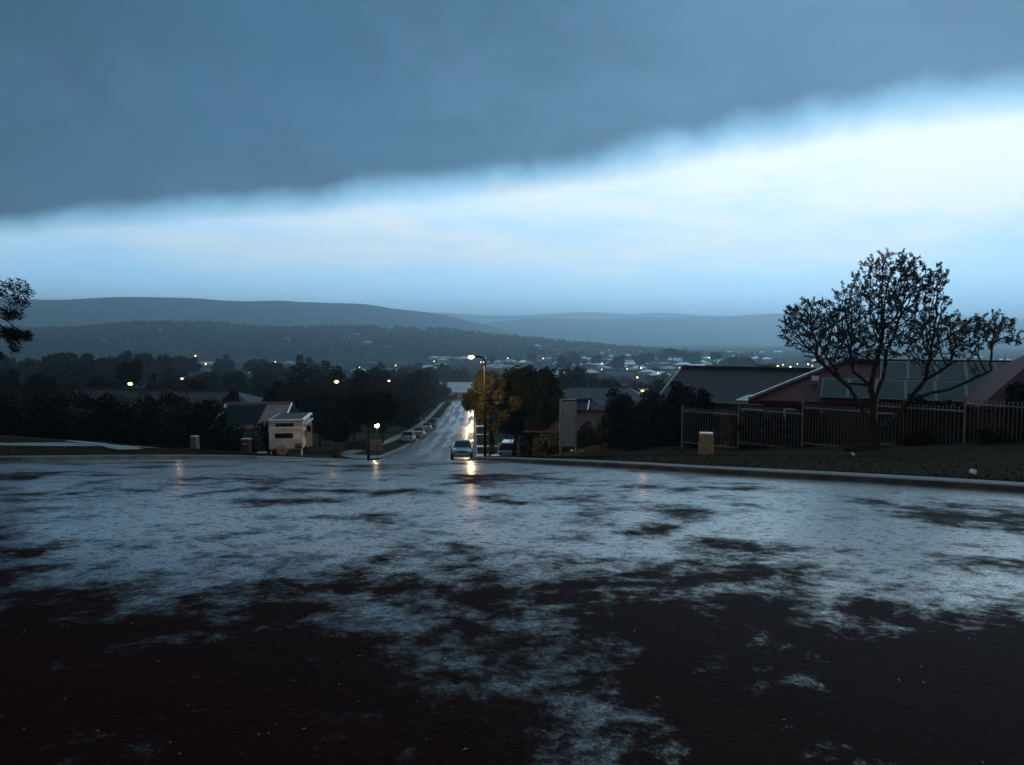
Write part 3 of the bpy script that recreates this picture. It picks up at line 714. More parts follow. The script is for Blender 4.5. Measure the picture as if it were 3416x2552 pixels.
for b in bl: mb.tube([trunk[2].lerp(trunk[3], gr.random()), Vector(b[:3]) * .6 + trunk[3] * .4 + Vector((0, 0, .25)), Vector(b[:3])], [.07, .04, .015], 5)
mb.build('trunk', M_bark, gt, True)

# ------------------------------------------------------------------ houses
def roof_plane(name, pts, m, parent, th=.14):
    """planar roof face with tiles; pts[0]->pts[1] is the eave direction"""
    pts = [Vector(p) for p in pts]; e = (pts[1] - pts[0]).normalized(); n = e.cross(pts[-1] - pts[0]).normalized()
    if n.z < 0: n = -n
    up = n.cross(e); k = len(pts); v = pts + [p - Vector((0, 0, th)) for p in pts]
    f = [tuple(range(k)), tuple(range(2 * k - 1, k - 1, -1))] + [(i, i + k, (i + 1) % k + k, (i + 1) % k) for i in range(k)]
    uv = []
    for ff in f:
        for i in ff: d = v[i] - pts[0]; uv.append((d.dot(e), d.dot(up)))
    return mesh_obj(name, v, f, m, parent, uvs=uv)
def walls(pts, zb, zt, m, parent, name='wall'):
    mb = MB(); n = len(pts)
    for i in range(n):
        a, b = pts[i], pts[(i + 1) % n]; mb.poly([(a[0], a[1], zb), (b[0], b[1], zb), (b[0], b[1], zt), (a[0], a[1], zt)])
    return mb.build(name, m, parent)
def bar(a, b, r, m, name, parent, n=6): return MB().tube([a, b], r, n).build(name, m, parent)
def house(cx, cy, zf, ang, L, Wd, eave, ridge, roofm, wallm, label, hip=0.0, over=.5, group=None, name='house', gut=None, win=True, parts=True, ridgem=None):
    """local x runs along the ridge"""
    h = thing(name, (cx, cy, zf), label, 'house', group, rz=ang)
    l, w_ = L / 2, Wd / 2
    walls([(-l, -w_), (l, -w_), (l, w_), (-l, w_)], -1.8, eave, wallm, h)
    lo, wo = l + over, w_ + over; ze = eave - over * (ridge - eave) / w_
    rl = lo - hip * (wo)
    roof_plane('roof', [(-lo, -wo, ze), (lo, -wo, ze), (rl, 0, ridge), (-rl, 0, ridge)], roofm, h)
    roof_plane('roof', [(lo, wo, ze), (-lo, wo, ze), (-rl, 0, ridge), (rl, 0, ridge)], roofm, h)
    if hip > 0:
        roof_plane('roof', [(lo, -wo, ze), (lo, wo, ze), (rl, 0, ridge)], roofm, h); roof_plane('roof', [(-lo, wo, ze), (-lo, -wo, ze), (-rl, 0, ridge)], roofm, h)
    else:
        for s_ in (-1, 1):
            MB().poly([(s_ * l, -w_, eave), (s_ * l, w_, eave), (s_ * l, 0, ridge - .16)]).build('gable', wallm, h)
            for t_ in (-1, 1): bar((s_ * (lo + .03), t_ * wo, ze - .05), (s_ * (lo + .03), 0, ridge + .0), .07, gut or M_galv, 'barge_board', h, 4)
    bar((-rl, 0, ridge + .03), (rl, 0, ridge + .03), .11, ridgem or roofm, 'ridge_cap', h)
    for t_ in (-1, 1): bar((-lo, t_ * (wo + .05), ze - .04), (lo, t_ * (wo + .05), ze - .04), .08, gut or M_galv, 'gutter', h, 5)
    if win:
        for x in np.arange(-l + 1.6, l - 1, 3.4):
            wn = MB().box((x, -w_ - .02, eave - 1.15), (1.5, .08, 1.2)).build('window', M_white, h)
            MB().box((x, -w_ - .07, eave - 1.15), (1.36, .04, 1.06)).build('pane', M_glass, wn)
    return h

# dark tiled house behind the fence
rp0 = P(2275, 1225, 45); e1 = Vector((math.cos(R(-35)), math.sin(R(-35)), 0)); n1_ = Vector((-e1.y, e1.x, 0))
cc = rp0 + e1 * 7.0; ztop = ray(2275, 1225)[1] * 45
house(cc.x, cc.y, ztop - 4.3, R(-35), 13.0, 6.4, 2.85, 4.3, M_tileD, M_brickR, 'brick house with a long dark tiled gable roof behind the fence', over=.5, win=True)
# red hipped house with solar panels
c0 = Vector((9.95, 31.0, 0)); a2 = R(-27); e2 = Vector((math.cos(a2), math.sin(a2), 0)); n2_ = Vector((-e2.y, e2.x, 0))
L2, W2 = 16.0, 6.9; cen = c0 + e2 * (L2 / 2) + n2_ * (W2 / 2)
ez, rz_ = -2.58, -1.00
hR = house(cen.x, cen.y, -5.0, a2, L2 - 1.0, W2 - 1.0, 2.42 + .23, 4.0, M_tileR, M_brickP, 'pale brick house with a red tiled hip roof carrying solar panels', hip=1.0, over=.5, gut=M_tileR, ridgem=M_tileR)
sl_ = math.atan2(4.0 - (2.42), W2 / 2)
def onroof(s_, t_, lift=.0):    # s along the eave from the left corner, t up the slope
    y_l = -W2 / 2 + t_ * math.cos(sl_); z_l = 2.42 + t_ * math.sin(sl_)
    return Vector((-L2 / 2 + s_, y_l, z_l)) + Vector((0, -math.sin(sl_), math.cos(sl_))) * lift
sp_spots = [(s_, 2.0) for s_ in np.arange(4.9, 13.9, 1.03)] + [(s_, .28) for s_ in np.arange(2.75, 9.8, 1.03)]
for (s_, t_) in sp_spots:
    a, b, c, d = onroof(s_, t_, .09), onroof(s_ + 1.0, t_, .09), onroof(s_ + 1.0, t_ + 1.62, .09), onroof(s_, t_ + 1.62, .09)
    up = Vector((0, -math.sin(sl_), math.cos(sl_))) * .04
    fr_ = MB().prism([a, b, c, d], up).build('solar_panel', M_frame, hR)
    k_ = .035; ctr = (a + b + c + d) / 4
    MB().prism([p + (ctr - p).normalized() * k_ * 1.4 + up * 1.02 for p in (a, b, c, d)], up * .12).build('cell_sheet', M_solar, fr_)
bar(Vector((-L2 / 2, -W2 / 2, 2.50)), Vector((-L2 / 2 + W2 / 2, 0, 4.08)), .07, M_galv, 'hip_cap', hR)
MB().box((-L2 / 2 + 2.45, -W2 / 2 + 1.55, 3.33), (.28, .1, .2)).build('junction_box', M_white, hR)
vr = MB()
for k in range(9): vr.box((-L2 / 2 - .1 - k * .16 * 0, -W2 / 2 + .2 + k * .34, 2.40 + .0 * k), (.9, .3, .03), rx=.12)
vr.build('awning', mat('awning_grey', (.16, .15, .15), .6, .3), hR)
# projecting wing on the right
q0 = P(3225, 1335, 25.5); a3 = R(-20)
house(q0.x + 5.3, q0.y + 1.2, q0.z - 2.45, a3, 7.5, 5.2, 2.6, 4.55, M_tileR, M_brickR, 'brown brick wing with a red hip roof at the right edge', hip=1.0, gut=M_tileR, win=False)

# left houses
q = P(858, 1347, 62); house(q.x, q.y + .4, q.z - 3.9, R(4), 4.6, 7.2, 2.45, 3.9, M_tileB, M_render, 'small cream tiled gable house with a solar panel behind the caravan', over=.4, win=False)
hl = [o for o in C.objects if o.get('label', '').startswith('small cream tiled')][0]
s3 = math.atan2(1.45, 3.6)
def onl(x, t_): return Vector((x, -4.0 + t_ * math.cos(s3), 2.45 - .16 + t_ * math.sin(s3) + .1))
for x in (-2.3, -1.25, -.2):
    a, b, c, d = onl(x, .5), onl(x + 1, .5), onl(x + 1, 3.7), onl(x, 3.7)
    pn = MB().prism([a, b, c, d], (0, 0, .05)).build('solar_panel', M_dark, hl); MB().prism([p + Vector((0, -.01, .055)) for p in (a, b, c, d)], (0, 0, .01)).build('cell_sheet', M_solar, pn)
q = P(585, 1298, 78); house(q.x - 5.5, q.y, q.z - 4.4, R(-14), 10, 8, 2.6, 4.4, M_roofgrey, M_dark, 'long low house with a dark gable roof above the left hedge', over=.5, win=False, gut=M_roofgrey)
q = P(990, 1300, 96); house(q.x - 12, q.y, q.z - 4.2, R(2), 14, 8, 2.6, 4.0, M_roofgrey, M_brickR, 'dark roofed house half hidden behind the cream tiled house', hip=.8, win=False, gut=M_dark)
q = P(2015, 1333, 58); house(q.x - 1.2, q.y, q.z - 4.4, R(-12), 9, 8.4, 2.7, 4.4, M_tileD, M_brickR, 'house with a dark hip roof right of the tall panel sign', hip=1.0, win=False, gut=M_dark)
q = P(1955, 1372, 50); house(q.x, q.y, q.z - 3.2, R(-12), 6.5, 4.8, 2.3, 3.2, mat('roof_maroon', (.055, .022, .028), .8, .1, var=(.04, .018, .022)), M_dark, 'low maroon tiled outbuilding behind the tall panel sign', hip=.6, win=False, gut=M_dark)
q = P(1850, 1342, 52); house(q.x, q.y + 2, q.z - 3.2, R(-12), 4.2, 4.5, 2.0, 3.2, M_roofgrey, M_render, 'grey metal roofed shed left of the tall panel sign', hip=0, win=False)
q = P(2000, 1290, 100); house(q.x, q.y, q.z - 4.2, R(-10), 13, 8, 2.6, 4.2, M_roofgrey, M_render, 'teal grey roofed house beyond the maroon outbuilding', hip=.7, win=True)
q = P(1780, 1480, 58)
# warehouse at the foot of the street
wx0, wx1 = ray(1487, 1300)[0] * 338, ray(1650, 1300)[0] * 338
wh = thing('warehouse', ((wx0 + wx1) / 2, 350, prof(345) + .2), 'brick warehouse with a pale metal roof at the foot of the street', 'warehouse')
hw = (wx1 - wx0) / 2; hh = [ray(1520, 1309)[1] * 338 - wh.location.z, ray(1520, 1276)[1] * 350 - wh.location.z]
walls([(-hw, -10), (hw, -10), (hw, 14), (-hw, 14)], -2, hh[0], M_brickR, wh)
roof_plane('roof', [(-hw + 3.6, -11, hh[0]), (hw + .6, -11, hh[0]), (hw + .6, 2, hh[1]), (-hw - 4.2, 2, hh[1])], M_roofpale, wh, .4)
roof_plane('roof', [(hw + .6, 15, hh[0]), (-hw - .6, 15, hh[0]), (-hw - 4.2, 2.1, hh[1]), (hw + .6, 2.1, hh[1])], M_roofpale, wh, .4)
MB().box((-hw + 1.6, -10.2, hh[0] - .7), (4.6, .5, 1.6)).build('fascia', M_roofpale, wh)
for x in (-5, 0, 5, 9): MB().box((x, -10.1, 1.6), (2.4, .2, 3.0)).build('door', M_galv, wh)
# low brick garden wall lit by the lamp, left of the street
x_, y_ = ray(1215, 1460)[0] * 74, 74
gw = thing('garden_wall', (x_, y_, gz(x_, y_)), 'low pale brick garden wall behind the garden lamp', 'wall', rz=R(6))
MB().box((-.9, 0, .35), (1.9, .25, 1.3)).build('wall', M_brickP, gw); MB().box((.95, .1, .4), (1.6, .2, 1.15)).build('panel', M_render, gw)
MB().box((.1, 0, .45), (.3, .35, 1.5)).build('pier', M_brickP, gw)

# ------------------------------------------------------------------ fence
fn = thing('fence', (7.4, 32.0, 0), 'cream metal picket fence with spear tips stepping along the right verge', 'fence')
FT_ = [0, 1.87, 3.75, 5.65, 7.6, 9.5, 11.4, 13.3]
for i, t_ in enumerate(FT_):
    zr = -3.12 + .24 * i; xw, yw = t_, -t_
    zt = zr + .22; zb = gz(7.4 + t_, 32 - t_) - .2
    pst = MB().box((xw, yw, (zt + zb) / 2), (.065, .065, zt - zb), R(45)).build('post', M_fence, fn)
    MB().box((xw, yw, zt + .02), (.08, .08, .04), R(45), .5).build('cap', M_fence, pst)
    if i < len(FT_) - 1:
        t2 = FT_[i + 1]; a = Vector((t_ + .03, -t_ - .03, zr)); b = Vector((t2 - .03, -t2 + .03, zr))
        for nm, dz in (('top_rail', 0), ('bottom_rail', -1.36)):
            mid_ = (a + b) / 2 + Vector((0, 0, dz)); MB().box(mid_, ((b - a).length, .04, .05), R(-45)).build(nm, M_fence, fn)
        mb = MB(); n = int((b - a).length / .118)
        for k in range(1, n):
            p = a.lerp(b, k / n); off = Vector((-.022, -.022, 0))
            mb.tube([p + off + Vector((0, 0, -1.40)), p + off + Vector((0, 0, .07))], .0105, 5)
            mb.tube([p + off + Vector((0, 0, .07)), p + off + Vector((0, 0, .10)), p + off + Vector((0, 0, .13)), p + off + Vector((0, 0, .17))], [.012, .03, .024, .002], 5)
        mb.build('pickets', M_fence, fn)

# ------------------------------------------------------------------ service boxes, sign, litter
def service_box(u, v, y, hgt, wd, m, label, name='service_box'):
    x = ray(u, v)[0] * y; o = thing(name, (x, y, gz(x, y)), label, 'service box', rz=R(-18))
    MB().box((0, 0, hgt / 2 - .12), (wd, wd * .8, hgt + .2), taper=.86, bevel=0).build('cabinet', m, o)
    MB().box((0, 0, hgt + .005), (wd * .88, wd * .72, .05), taper=.94).build('lid', mat('box_lid', (.55, .54, .50), .3, .5), o)
    MB().box((0, -wd * .4 * .93, hgt * .5), (wd * .62, .015, hgt * .66), rx=-.04).build('door', m, o)
    return o
M_box = mat('box_beige', (.42, .31, .17), .6, .3, var=(.32, .24, .13), vscale=6)
M_box2 = mat('box_brown', (.22, .17, .12), .6, .3, var=(.16, .12, .09), vscale=6)
service_box(2355, 1500, 26.4, .82, .56, M_box, 'beige tapered service box on the right verge in front of the fence')
service_box(650, 1480, 45.5, .78, .46, M_box2, 'small dim brown service box on the left verge')
x_ = ray(1896, 1400)[0] * 40; zz = gz(x_, 40)
sg = thing('panel_sign', (x_, 40, zz), 'tall narrow metal framed sign with a blank grey back panel on the verge', 'sign', rz=R(8))
hs = ray(1896, 1331)[1] * 40 - zz
for nm, x in (('post', -.42), ('post', .42)): MB().box((x, 0, hs / 2 - .1), (.10 if x < 0 else .06, .12, hs + .2)).build(nm, M_galv, sg)
MB().box((0, 0, hs - .03), (.92, .11, .06)).build('top_rail', M_galv, sg)
MB().box((.0, .0, hs / 2 + .15), (.75, .06, hs - .62)).build('panel', mat('sign_grey', (.30, .40, .43), .45, .5, var=(.25, .34, .37), vscale=3), sg)
MB().box((0, -.035, hs - .42), (.13, .008, .05)).build('mark', M_galv, sg)
def litter(u, v, wd, label, seed):
    a, b = ray(u, v); y = 10.0
    while gz(a * y, y) < b * y and y < 60: y += .05
    r_ = random.Random(seed); mb = MB(); n = 7
    c = [(math.cos(k * 2 * math.pi / n) * wd / 2 * r_.uniform(.6, 1), math.sin(k * 2 * math.pi / n) * wd * .4 * r_.uniform(.6, 1)) for k in range(n)]
    mb.prism([(p[0], p[1], .02 + .06 * r_.random()) for p in c], (0, 0, .03))
    o = mb.build('litter', M_litter); o.location = (a * y, y, gz(a * y, y) + .03); return tag(o, label, 'litter')
litter(2845, 1527, .13, 'crumpled white scrap on the grass near the spreading tree', 1)
litter(3245, 1594, .13, 'white scrap lying on the grass near the right kerb', 2)
litter(1867, 1506, .12, 'small white scrap at the left foot of the panel sign', 3)
litter(1908, 1508, .2, 'rounded white scrap under the panel sign', 4)
litter(1938, 1511, .3, 'long pinkish scrap right of the panel sign', 5)
x_, y_ = ray(1622, 1540)[0] * 24.3, 24.3
hy = MB().disc((0, 0, 0), (0, 0, 1), .16, .05, 18).build('lamp_glow_plate', mat('glow_yellow', (.80, .62, .22), .35, .5)); hy.location = (x_ + .3, y_, gz(x_ + .3, y_) + .04); tag(hy, 'yellow plate painted as lamp glow by the kerb under the tall street lamp', 'glow plate')  # lamp glow on the wet kerb, imitated by a yellow coloured plate

# letterbox and stacked things left of the caravan
x_, y_ = ray(823, 1490)[0] * 46.5, 46.5
lb = thing('letterbox', (x_, y_, gz(x_, y_)), 'brick letterbox pillar with pale capping left of the caravan', 'letterbox')
MB().box((0, 0, .38), (.42, .42, .9)).build('pillar', M_brickR, lb); MB().box((0, 0, .86), (.56, .56, .07)).build('cap', M_galv, lb)
MB().box((0, -.23, .58), (.32, .03, .12)).build('slot', M_galv, lb)
pipe = MB().tube([(0, 0, .04), (.55, .1, .04)], .05, 8).build('pipe', M_white); px_ = ray(858, 1516)[0] * 43.5; pipe.location = (px_, 43.5, gz(px_, 43.5)); tag(pipe, 'short white pipe lying on the verge left of the caravan', 'pipe')

# ------------------------------------------------------------------ caravan
q = P(955, 1510, 49); cz0 = gz(q.x, 49)
cv = thing('caravan', (q.x, 49, cz0), 'white pop top caravan parked with its back to the road', 'caravan', rz=R(8))
Wc, Lc = 2.22, 4.3      # local -y is the rear face
mb = MB().box((0, Lc / 2, 1.12), (Wc, Lc, 1.45), bevel=.05); body = mb.build('body', M_alum, cv)
rb = MB()
for k in range(9): rb.box((0, -.012, .50 + k * .075), (Wc - .1, .03, .022))
for k in range(9): rb.box((Wc / 2 + .006, Lc / 2, .50 + k * .075), (.02, Lc - .1, .022))
rb.build('ribs', M_alum, cv)
MB().box((0, -.02, 1.66), (Wc + .02, .05, .10)).build('trim_strip', M_white, cv)
MB().box((0, -.015, 1.83), (Wc - .04, .05, .16)).build('upper_panel', M_alum, cv)
MB().box((0, Lc / 2, 2.02), (Wc - .12, Lc - .14, .42)).build('pop_top_wall', mat('canvas', (.45, .42, .43), .8), cv)
rf = MB().box((.02, Lc / 2, 2.33), (Wc + .16, Lc + .14, .17), bevel=.05).build('roof', M_white, cv)
MB().box((.02, Lc / 2, 2.425), (Wc - .25, Lc - .3, .03)).build('roof_hatch', M_roofgrey, rf)
for (x, z, w_, h_, nm) in ((-.12, 1.32, 1.16, .32, 'rear_window'), (-.08, 2.03, 1.2, .24, 'upper_window')):
    fr_ = MB().box((x, -.03 if z < 2 else .055, z), (w_ + .08, .04, h_ + .07)).build(nm, M_white if z < 2 else M_alum, cv); MB().box((x, -.055 if z < 2 else .03, z), (w_, .03, h_)).build('pane', M_glass, fr_)
MB().prism([(-.25, -.045, 1.70), (.15, -.045, 1.76), (-.02, -.045, 1.80), (-.12, -.045, 1.75), (-.32, -.045, 1.71)], (0, -.012, 0)).build('stripe', M_dark, cv)
sw = MB().disc((-.22, -.16, .36), (0, 1, 0), .31, .22, 26).build('spare_wheel_cover', mat('cover_beige', (.42, .34, .31), .6, var=(.30, .24, .22), vscale=4), cv)
MB().box((-.22, -.275, .44), (.30, .012, .03), ry=-.05).box((-.22, -.275, .37), (.36, .012, .03)).box((-.2, -.275, .30), (.24, .012, .025)).build('cover_marks', mat('cover_ink', (.12, .09, .09), .6), sw)
tl = MB().box((.80, -.04, .72), (.42, .05, .14)).build('tail_light', mat('amber_lens', (.30, .10, .02), .3, .5), cv); MB().box((.80, -.04, .55), (.42, .05, .13)).build('number_plate', mat('plate_dark', (.06, .03, .015), .5), cv)
MB().box((0, -.10, .36), (Wc - .2, .09, .08)).build('bumper', M_dark, cv)
for s_ in (-1, 1):
    wl = MB().disc((s_ * (Wc / 2 - .12), Lc * .5, .32), (1, 0, 0), .32, .2, 20).build('wheel', M_rubber, cv); MB().disc((s_ * (Wc / 2 - .02), Lc * .5, .32), (1, 0, 0), .18, .05, 14).build('rim', M_galv, wl)
    MB().box((s_ * (Wc / 2 - .12), .1, .2), (.1, .1, .45)).build('corner_leg', M_alum, cv)
dr = MB().box((Wc / 2 + .22, Lc * .3, 1.2), (.42, .04, 1.6), R(12)).build('door', mat('door_tan', (.36, .29, .20), .5), cv); MB().box((Wc / 2 + .22, Lc * .3 - .03, 1.6), (.26, .03, .4), R(12)).build('door_window', M_glass, dr)
MB().tube([(Wc / 2 + .10, .1, 1.98), (Wc / 2 + .10, Lc - .2, 1.98)], .07, 8).build('awning_roll', M_galv, cv)
for (y0, z0_, h_) in ((.9, 1.35, .45), (3.2, 1.35, .45)):
    fr_ = MB().box((Wc / 2 + .015, y0, z0_), (.04, .9, h_ + .06)).build('side_window', M_white, cv); MB().box((Wc / 2 + .03, y0, z0_), (.03, .8, h_)).build('pane', M_glass, fr_)
MB().tube([(0, Lc, .42), (0, Lc + 1.1, .40)], .05, 6).tube([(.5, Lc - .1, .42), (0, Lc + 1.0, .42)], .04, 6).tube([(-.5, Lc - .1, .42), (0, Lc + 1.0, .42)], .04, 6).build('drawbar', M_galv, cv)

# ------------------------------------------------------------------ cars
def car(paint, label, loc, rz, group=None, hatch=False, pitch=0.0, W=1.78, L=4.5):
    """front faces local -y"""
    o = thing('parked_car' if group else 'car', loc, label, 'car', group, rz=rz); o.rotation_euler = (pitch, 0, rz)
    w_ = W / 2
    # stations along y: (y, z_low, z_top, half width low, half width top)
    st_ = [(-L / 2, .34, .58, .60, .56), (-L / 2 + .10, .22, .70, .80, .72), (-L / 2 + .5, .20, .80, .92, .84), (-L / 2 + 1.15, .20, .93, 1.0, .90),
           (-L / 2 + 1.5, .20, .96, 1.0, .92), (.6, .20, .97, 1.0, .93), (1.45, .20, .98, 1.0, .92), (L / 2 - .35, .22, .96, .96, .88), (L / 2 - .06, .26, .90, .88, .78), (L / 2, .36, .80, .76, .66)]
    v = []; f = []; n = 10
    for (y, zl, zt, a, b) in st_:
        zm = zl + (zt - zl) * .45
        ring = [(-.55 * a, zl), (-.93 * a, zl + .06), (-a, zm), (-.985 * a, zm + (zt - zm) * .55), (-b, zt - .03), (-b * .55, zt + .015)]
        ring = ring + [(-p[0], p[1]) for p in ring[::-1]]
        n = len(ring); v += [(p[0] * w_, y, p[1]) for p in ring]
    for k in range(len(st_) - 1):
        for q_ in range(n): f.append((k * n + q_, k * n + (q_ + 1) % n, (k + 1) * n + (q_ + 1) % n, (k + 1) * n + q_))
    f.append(tuple(range(n))); f.append(tuple(range((len(st_) - 1) * n + n - 1, (len(st_) - 1) * n - 1, -1)))
    mesh_obj('body', v, f, paint, o, smooth=False)
    yb = (L / 2 - .25) if hatch else (L / 2 - .95); yr = yb - (.35 if hatch else .55)
    A = [(-.84, -L / 2 + 1.18, .94), (.84, -L / 2 + 1.18, .94), (.86, yb, .95), (-.86, yb, .95)]
    Bt = [(-.60, -L / 2 + 1.95, 1.40), (.60, -L / 2 + 1.95, 1.40), (.62, yr, 1.42), (-.62, yr, 1.42)]
    A = [Vector((p[0] * w_ * 1.0, p[1], p[2])) for p in A]; Bt = [Vector((p[0] * w_ * 1.1, p[1], p[2])) for p in Bt]
    mb = MB(); i = 0; mb.v = A + Bt; mb.f = [(0, 1, 5, 4), (1, 2, 6, 5), (2, 3, 7, 6), (3, 0, 4, 7)]
    mb.build('windows', M_glass, o)
    tp_ = [p + Vector((0, 0, .0)) for p in Bt]; cen_ = sum(tp_, Vector()) / 4
    rf_ = MB(); lo = [p + (p - cen_) * .03 for p in tp_]; hi = [cen_ + (p - cen_) * .88 + Vector((0, 0, .055)) for p in tp_]
    rf_.v = lo + hi; rf_.f = [(0, 1, 2, 3), (4, 5, 6, 7), (0, 1, 5, 4), (1, 2, 6, 5), (2, 3, 7, 6), (3, 0, 4, 7)]; rf_.build('roof', paint, o)
    for (a, b) in ((0, 0), (1, 1), (2, 2), (3, 3)):
        d = (A[a] + Bt[b]) / 2 - cen_; d.z = 0; d = d.normalized() * .012; MB().tube([A[a] + d, Bt[b] + d], .045, 5).build('pillar', paint, o)
    for s_ in (-1, 1):
        for y in (-L / 2 + .85, L / 2 - .9):
            wl = MB().disc((s_ * (w_ - .10), y, .31), (1, 0, 0), .31, .2, 18).build('wheel', M_rubber, o); MB().disc((s_ * (w_ + .003), y, .31), (1, 0, 0), .18, .02, 12).build('rim', M_galv, wl)
        MB().box((s_ * .58 * w_ * 1.05, -L / 2 + .10, .62), (.36, .14, .13), R(s_ * 12)).build('headlight', mat('headlight_glass', (.35, .36, .37), .15, .6), o)
        MB().box((s_ * .66 * w_, L / 2 - .02, .72), (.30, .10, .16)).build('tail_light', mat('tail_red', (.12, .012, .010), .3, .5), o)
        MB().box((s_ * (w_ + .07), -L / 2 + 1.55, 1.0), (.18, .10, .12)).build('mirror', M_dark if s_ < 0 else paint, o)
    MB().box((0, -L / 2 - .015, .64), (.50, .04, .13)).build('grille', M_dark, o)
    MB().box((0, -L / 2 - .02, .42), (1.15, .06, .08)).build('bumper_strip', M_white, o)
    MB().box((0, L / 2 + .005, .62), (.42, .03, .11)).build('number_plate', M_galv, o)
    return o
def paint(n, c): return mat(n, c, .22, .5, .3, coat=.6)
P_sil, P_wh, P_drk, P_gry = paint('paint_silver', (.24, .26, .28)), paint('paint_white', (.62, .60, .57)), paint('paint_dark', (.03, .03, .035)), paint('paint_grey', (.14, .15, .17))
x_ = ray(1541, 1500)[0] * 60.5
car(P_sil, 'silver sedan coming up the street towards the crest', (x_, 60.5, float(roadz(x_, 60.5)) + .08), R(3), pitch=R(6) * -1)
GR = 'cars parked down the left side of the street'
for (u, y, p_, hb, lab, rr) in [(1362, 98, P_wh, True, 'white car nearest in the row parked on the left of the street', 180), (1398, 112, P_wh, False, 'second white car in the row parked on the left', 178),
                            (1424, 132, P_wh, False, 'third white car in the parked row with its roof catching light', 180), (1438, 142, P_drk, False, 'dark car parked ahead of the third white car', 180),
                            (1444, 156, P_gry, True, 'grey car at the far end of the parked row', 181), (1499, 268, P_drk, False, 'tiny dark car parked far down the street', 180)]:
    x = ray(u, 1450)[0] * y; z = min(gz(x, y), float(roadz(x, y)) + .1)
    car(p_, lab, (x, y, z + .05 + (gz(x, y) - z) * .5), R(rr + 3), GR, hb, pitch=R(-6 if rr < 90 else 5))
x_ = ray(1703, 1500)[0] * 57
car(P_wh, 'white car parked off the street behind the dark tree trunk', (x_, 57, gz(x_, 57) + .02), R(176), hatch=True)

# ------------------------------------------------------------------ paths and driveways
def pathstrip(name, y0, y1, side, o0, o1, m):
    ys_ = np.arange(y0, y1, .7); xs_ = xL(ys_) if side > 0 else xR(ys_)
    p = np.stack([xs_, ys_], 1); t_ = np.gradient(p, axis=0); t_ /= np.linalg.norm(t_, axis=1)[:, None]
    nr = np.stack([-t_[:, 1], t_[:, 0]], 1) * side; s_ = np.linspace(o0, o1, 5)
    Xg = p[:, 0:1] + nr[:, 0:1] * s_; Yg = p[:, 1:2] + nr[:, 1:2] * s_
    return grid_obj(name, Xg, Yg, lambda x, y: groundz(x, y) + .035, m)
pathstrip('footpath', 6, 24, 1, 4.4, 5.8, M_path)
pathstrip('footpath', 62, 300, 1, 2.6, 3.9, M_path)
def gq(u, v, y0=19.0):
    a, b = ray(u, v); y = y0
    while gz(a * y, y) < b * y and y < 70: y += .1
    return (a * y, y)
slab('driveway', [gq(215, 1474), gq(262, 1474), gq(480, 1502), gq(395, 1504)], M_path)
slab('driveway', [(-12.6, 57), (-10.6, 57), (-11.2, 64), (-15.5, 64)], M_path)
slab('driveway', [(-14.5, 49.0), (-11.6, 48.4), (-11.4, 50.2), (-14.5, 51.0)], M_path)
for (ya, yb, xe) in ((62, 67, 4.5), (83, 88, 5), (118, 121, 3), (150, 154, 4), (205, 210, 4)):
    xa, xb = float(xR(ya)), float(xR(yb)); slab('driveway', [(xa + .3, ya), (xa + xe, ya), (xb + xe, yb), (xb + .3, yb)], M_path)
slab('side_street', [(float(xL(176)) - 34, 180), (float(xL(176)) - .3, 178), (float(xL(186)) - .3, 187), (float(xL(186)) - 34, 189)], M_street, h=.0)
pathstrip('footpath', 47, 56, -1, .9, 1.9, M_path)

# ------------------------------------------------------------------ lamps
def spot(loc, power, col, axis, ang, parent=None):
    l = bpy.data.lights.new('lamp_light', 'SPOT'); l.energy = power; l.color = col; l.shadow_soft_size = .12; l.spot_size = R(ang); l.spot_blend = .35
    o = bpy.data.objects.new('lamp_light', l); C.objects.link(o); o.location = loc; o.rotation_euler = (-Vector(axis)).to_track_quat('Z', 'Y').to_euler()
    if parent: o.parent = parent
    return o
def point(loc, power, col, r=.12, parent=None):
    l = bpy.data.lights.new('lamp_light', 'POINT'); l.energy = power; l.color = col; l.shadow_soft_size = r
    o = bpy.data.objects.new('lamp_light', l); C.objects.link(o); o.location = loc
    if parent: o.parent = parent
    return o
def street_lamp(loc, hgt, arm, adir, label, lm, power, col, group=None, r=.05, bulb=.16):
    o = thing('street_lamp', loc, label, 'street lamp', group, rz=adir)
    MB().tube([(0, 0, -.3), (0, 0, hgt * .3), (0, 0, hgt - .55)], [r * 1.25, r, r * .8], 8).build('pole', M_pole, o, True)
    MB().tube([(0, 0, hgt - .56), (0, 0, hgt - .25), (.08, 0, hgt - .08), (.28, 0, hgt), (arm, 0, hgt + .02)], r * .75, 8).build('arm', M_pole, o, True)
    hd = MB().box((arm + .22, 0, hgt + .05), (.50, .22, .10), bevel=.03).build('lamp_head', M_galv, o)
    MB().sphere((arm + .26, 0, hgt - .02), bulb, 12, .6).build('lens', lm, hd, True)
    if power > 0: point((arm + .26, 0, hgt - .22), power, col, .12, o)
    if power < 0: spot((arm + .26, 0, hgt - .22), -power, col, (-.2, -.5, -.84), 168, o)
    return o
WARM = (1.0, .66, .34)
bx_, by_ = ray(1618, 1400)[0] * 42, 42.0
zb = gz(bx_, by_); zt = ray(1618, 1190)[1] * 42
street_lamp((bx_, by_, zb), zt - zb, .52, R(180), 'lit curved arm street lamp on the kerb beside the lamp lit tree', M_lampH, -850, (1.0, .74, .42), r=.075, bulb=.17)
for (y, s_, pw) in ((165, 1, 2600), (250, 1, 2200)):
    x = float(xR(y)) + 1.2; street_lamp((x, y, gz(x, y)), 6.5, 1.6, R(180), 'lit street lamp hidden behind the trees at %s of the street' % ('the middle' if y < 200 else 'the far end'), M_lampA, pw, WARM, r=.08, bulb=.2)
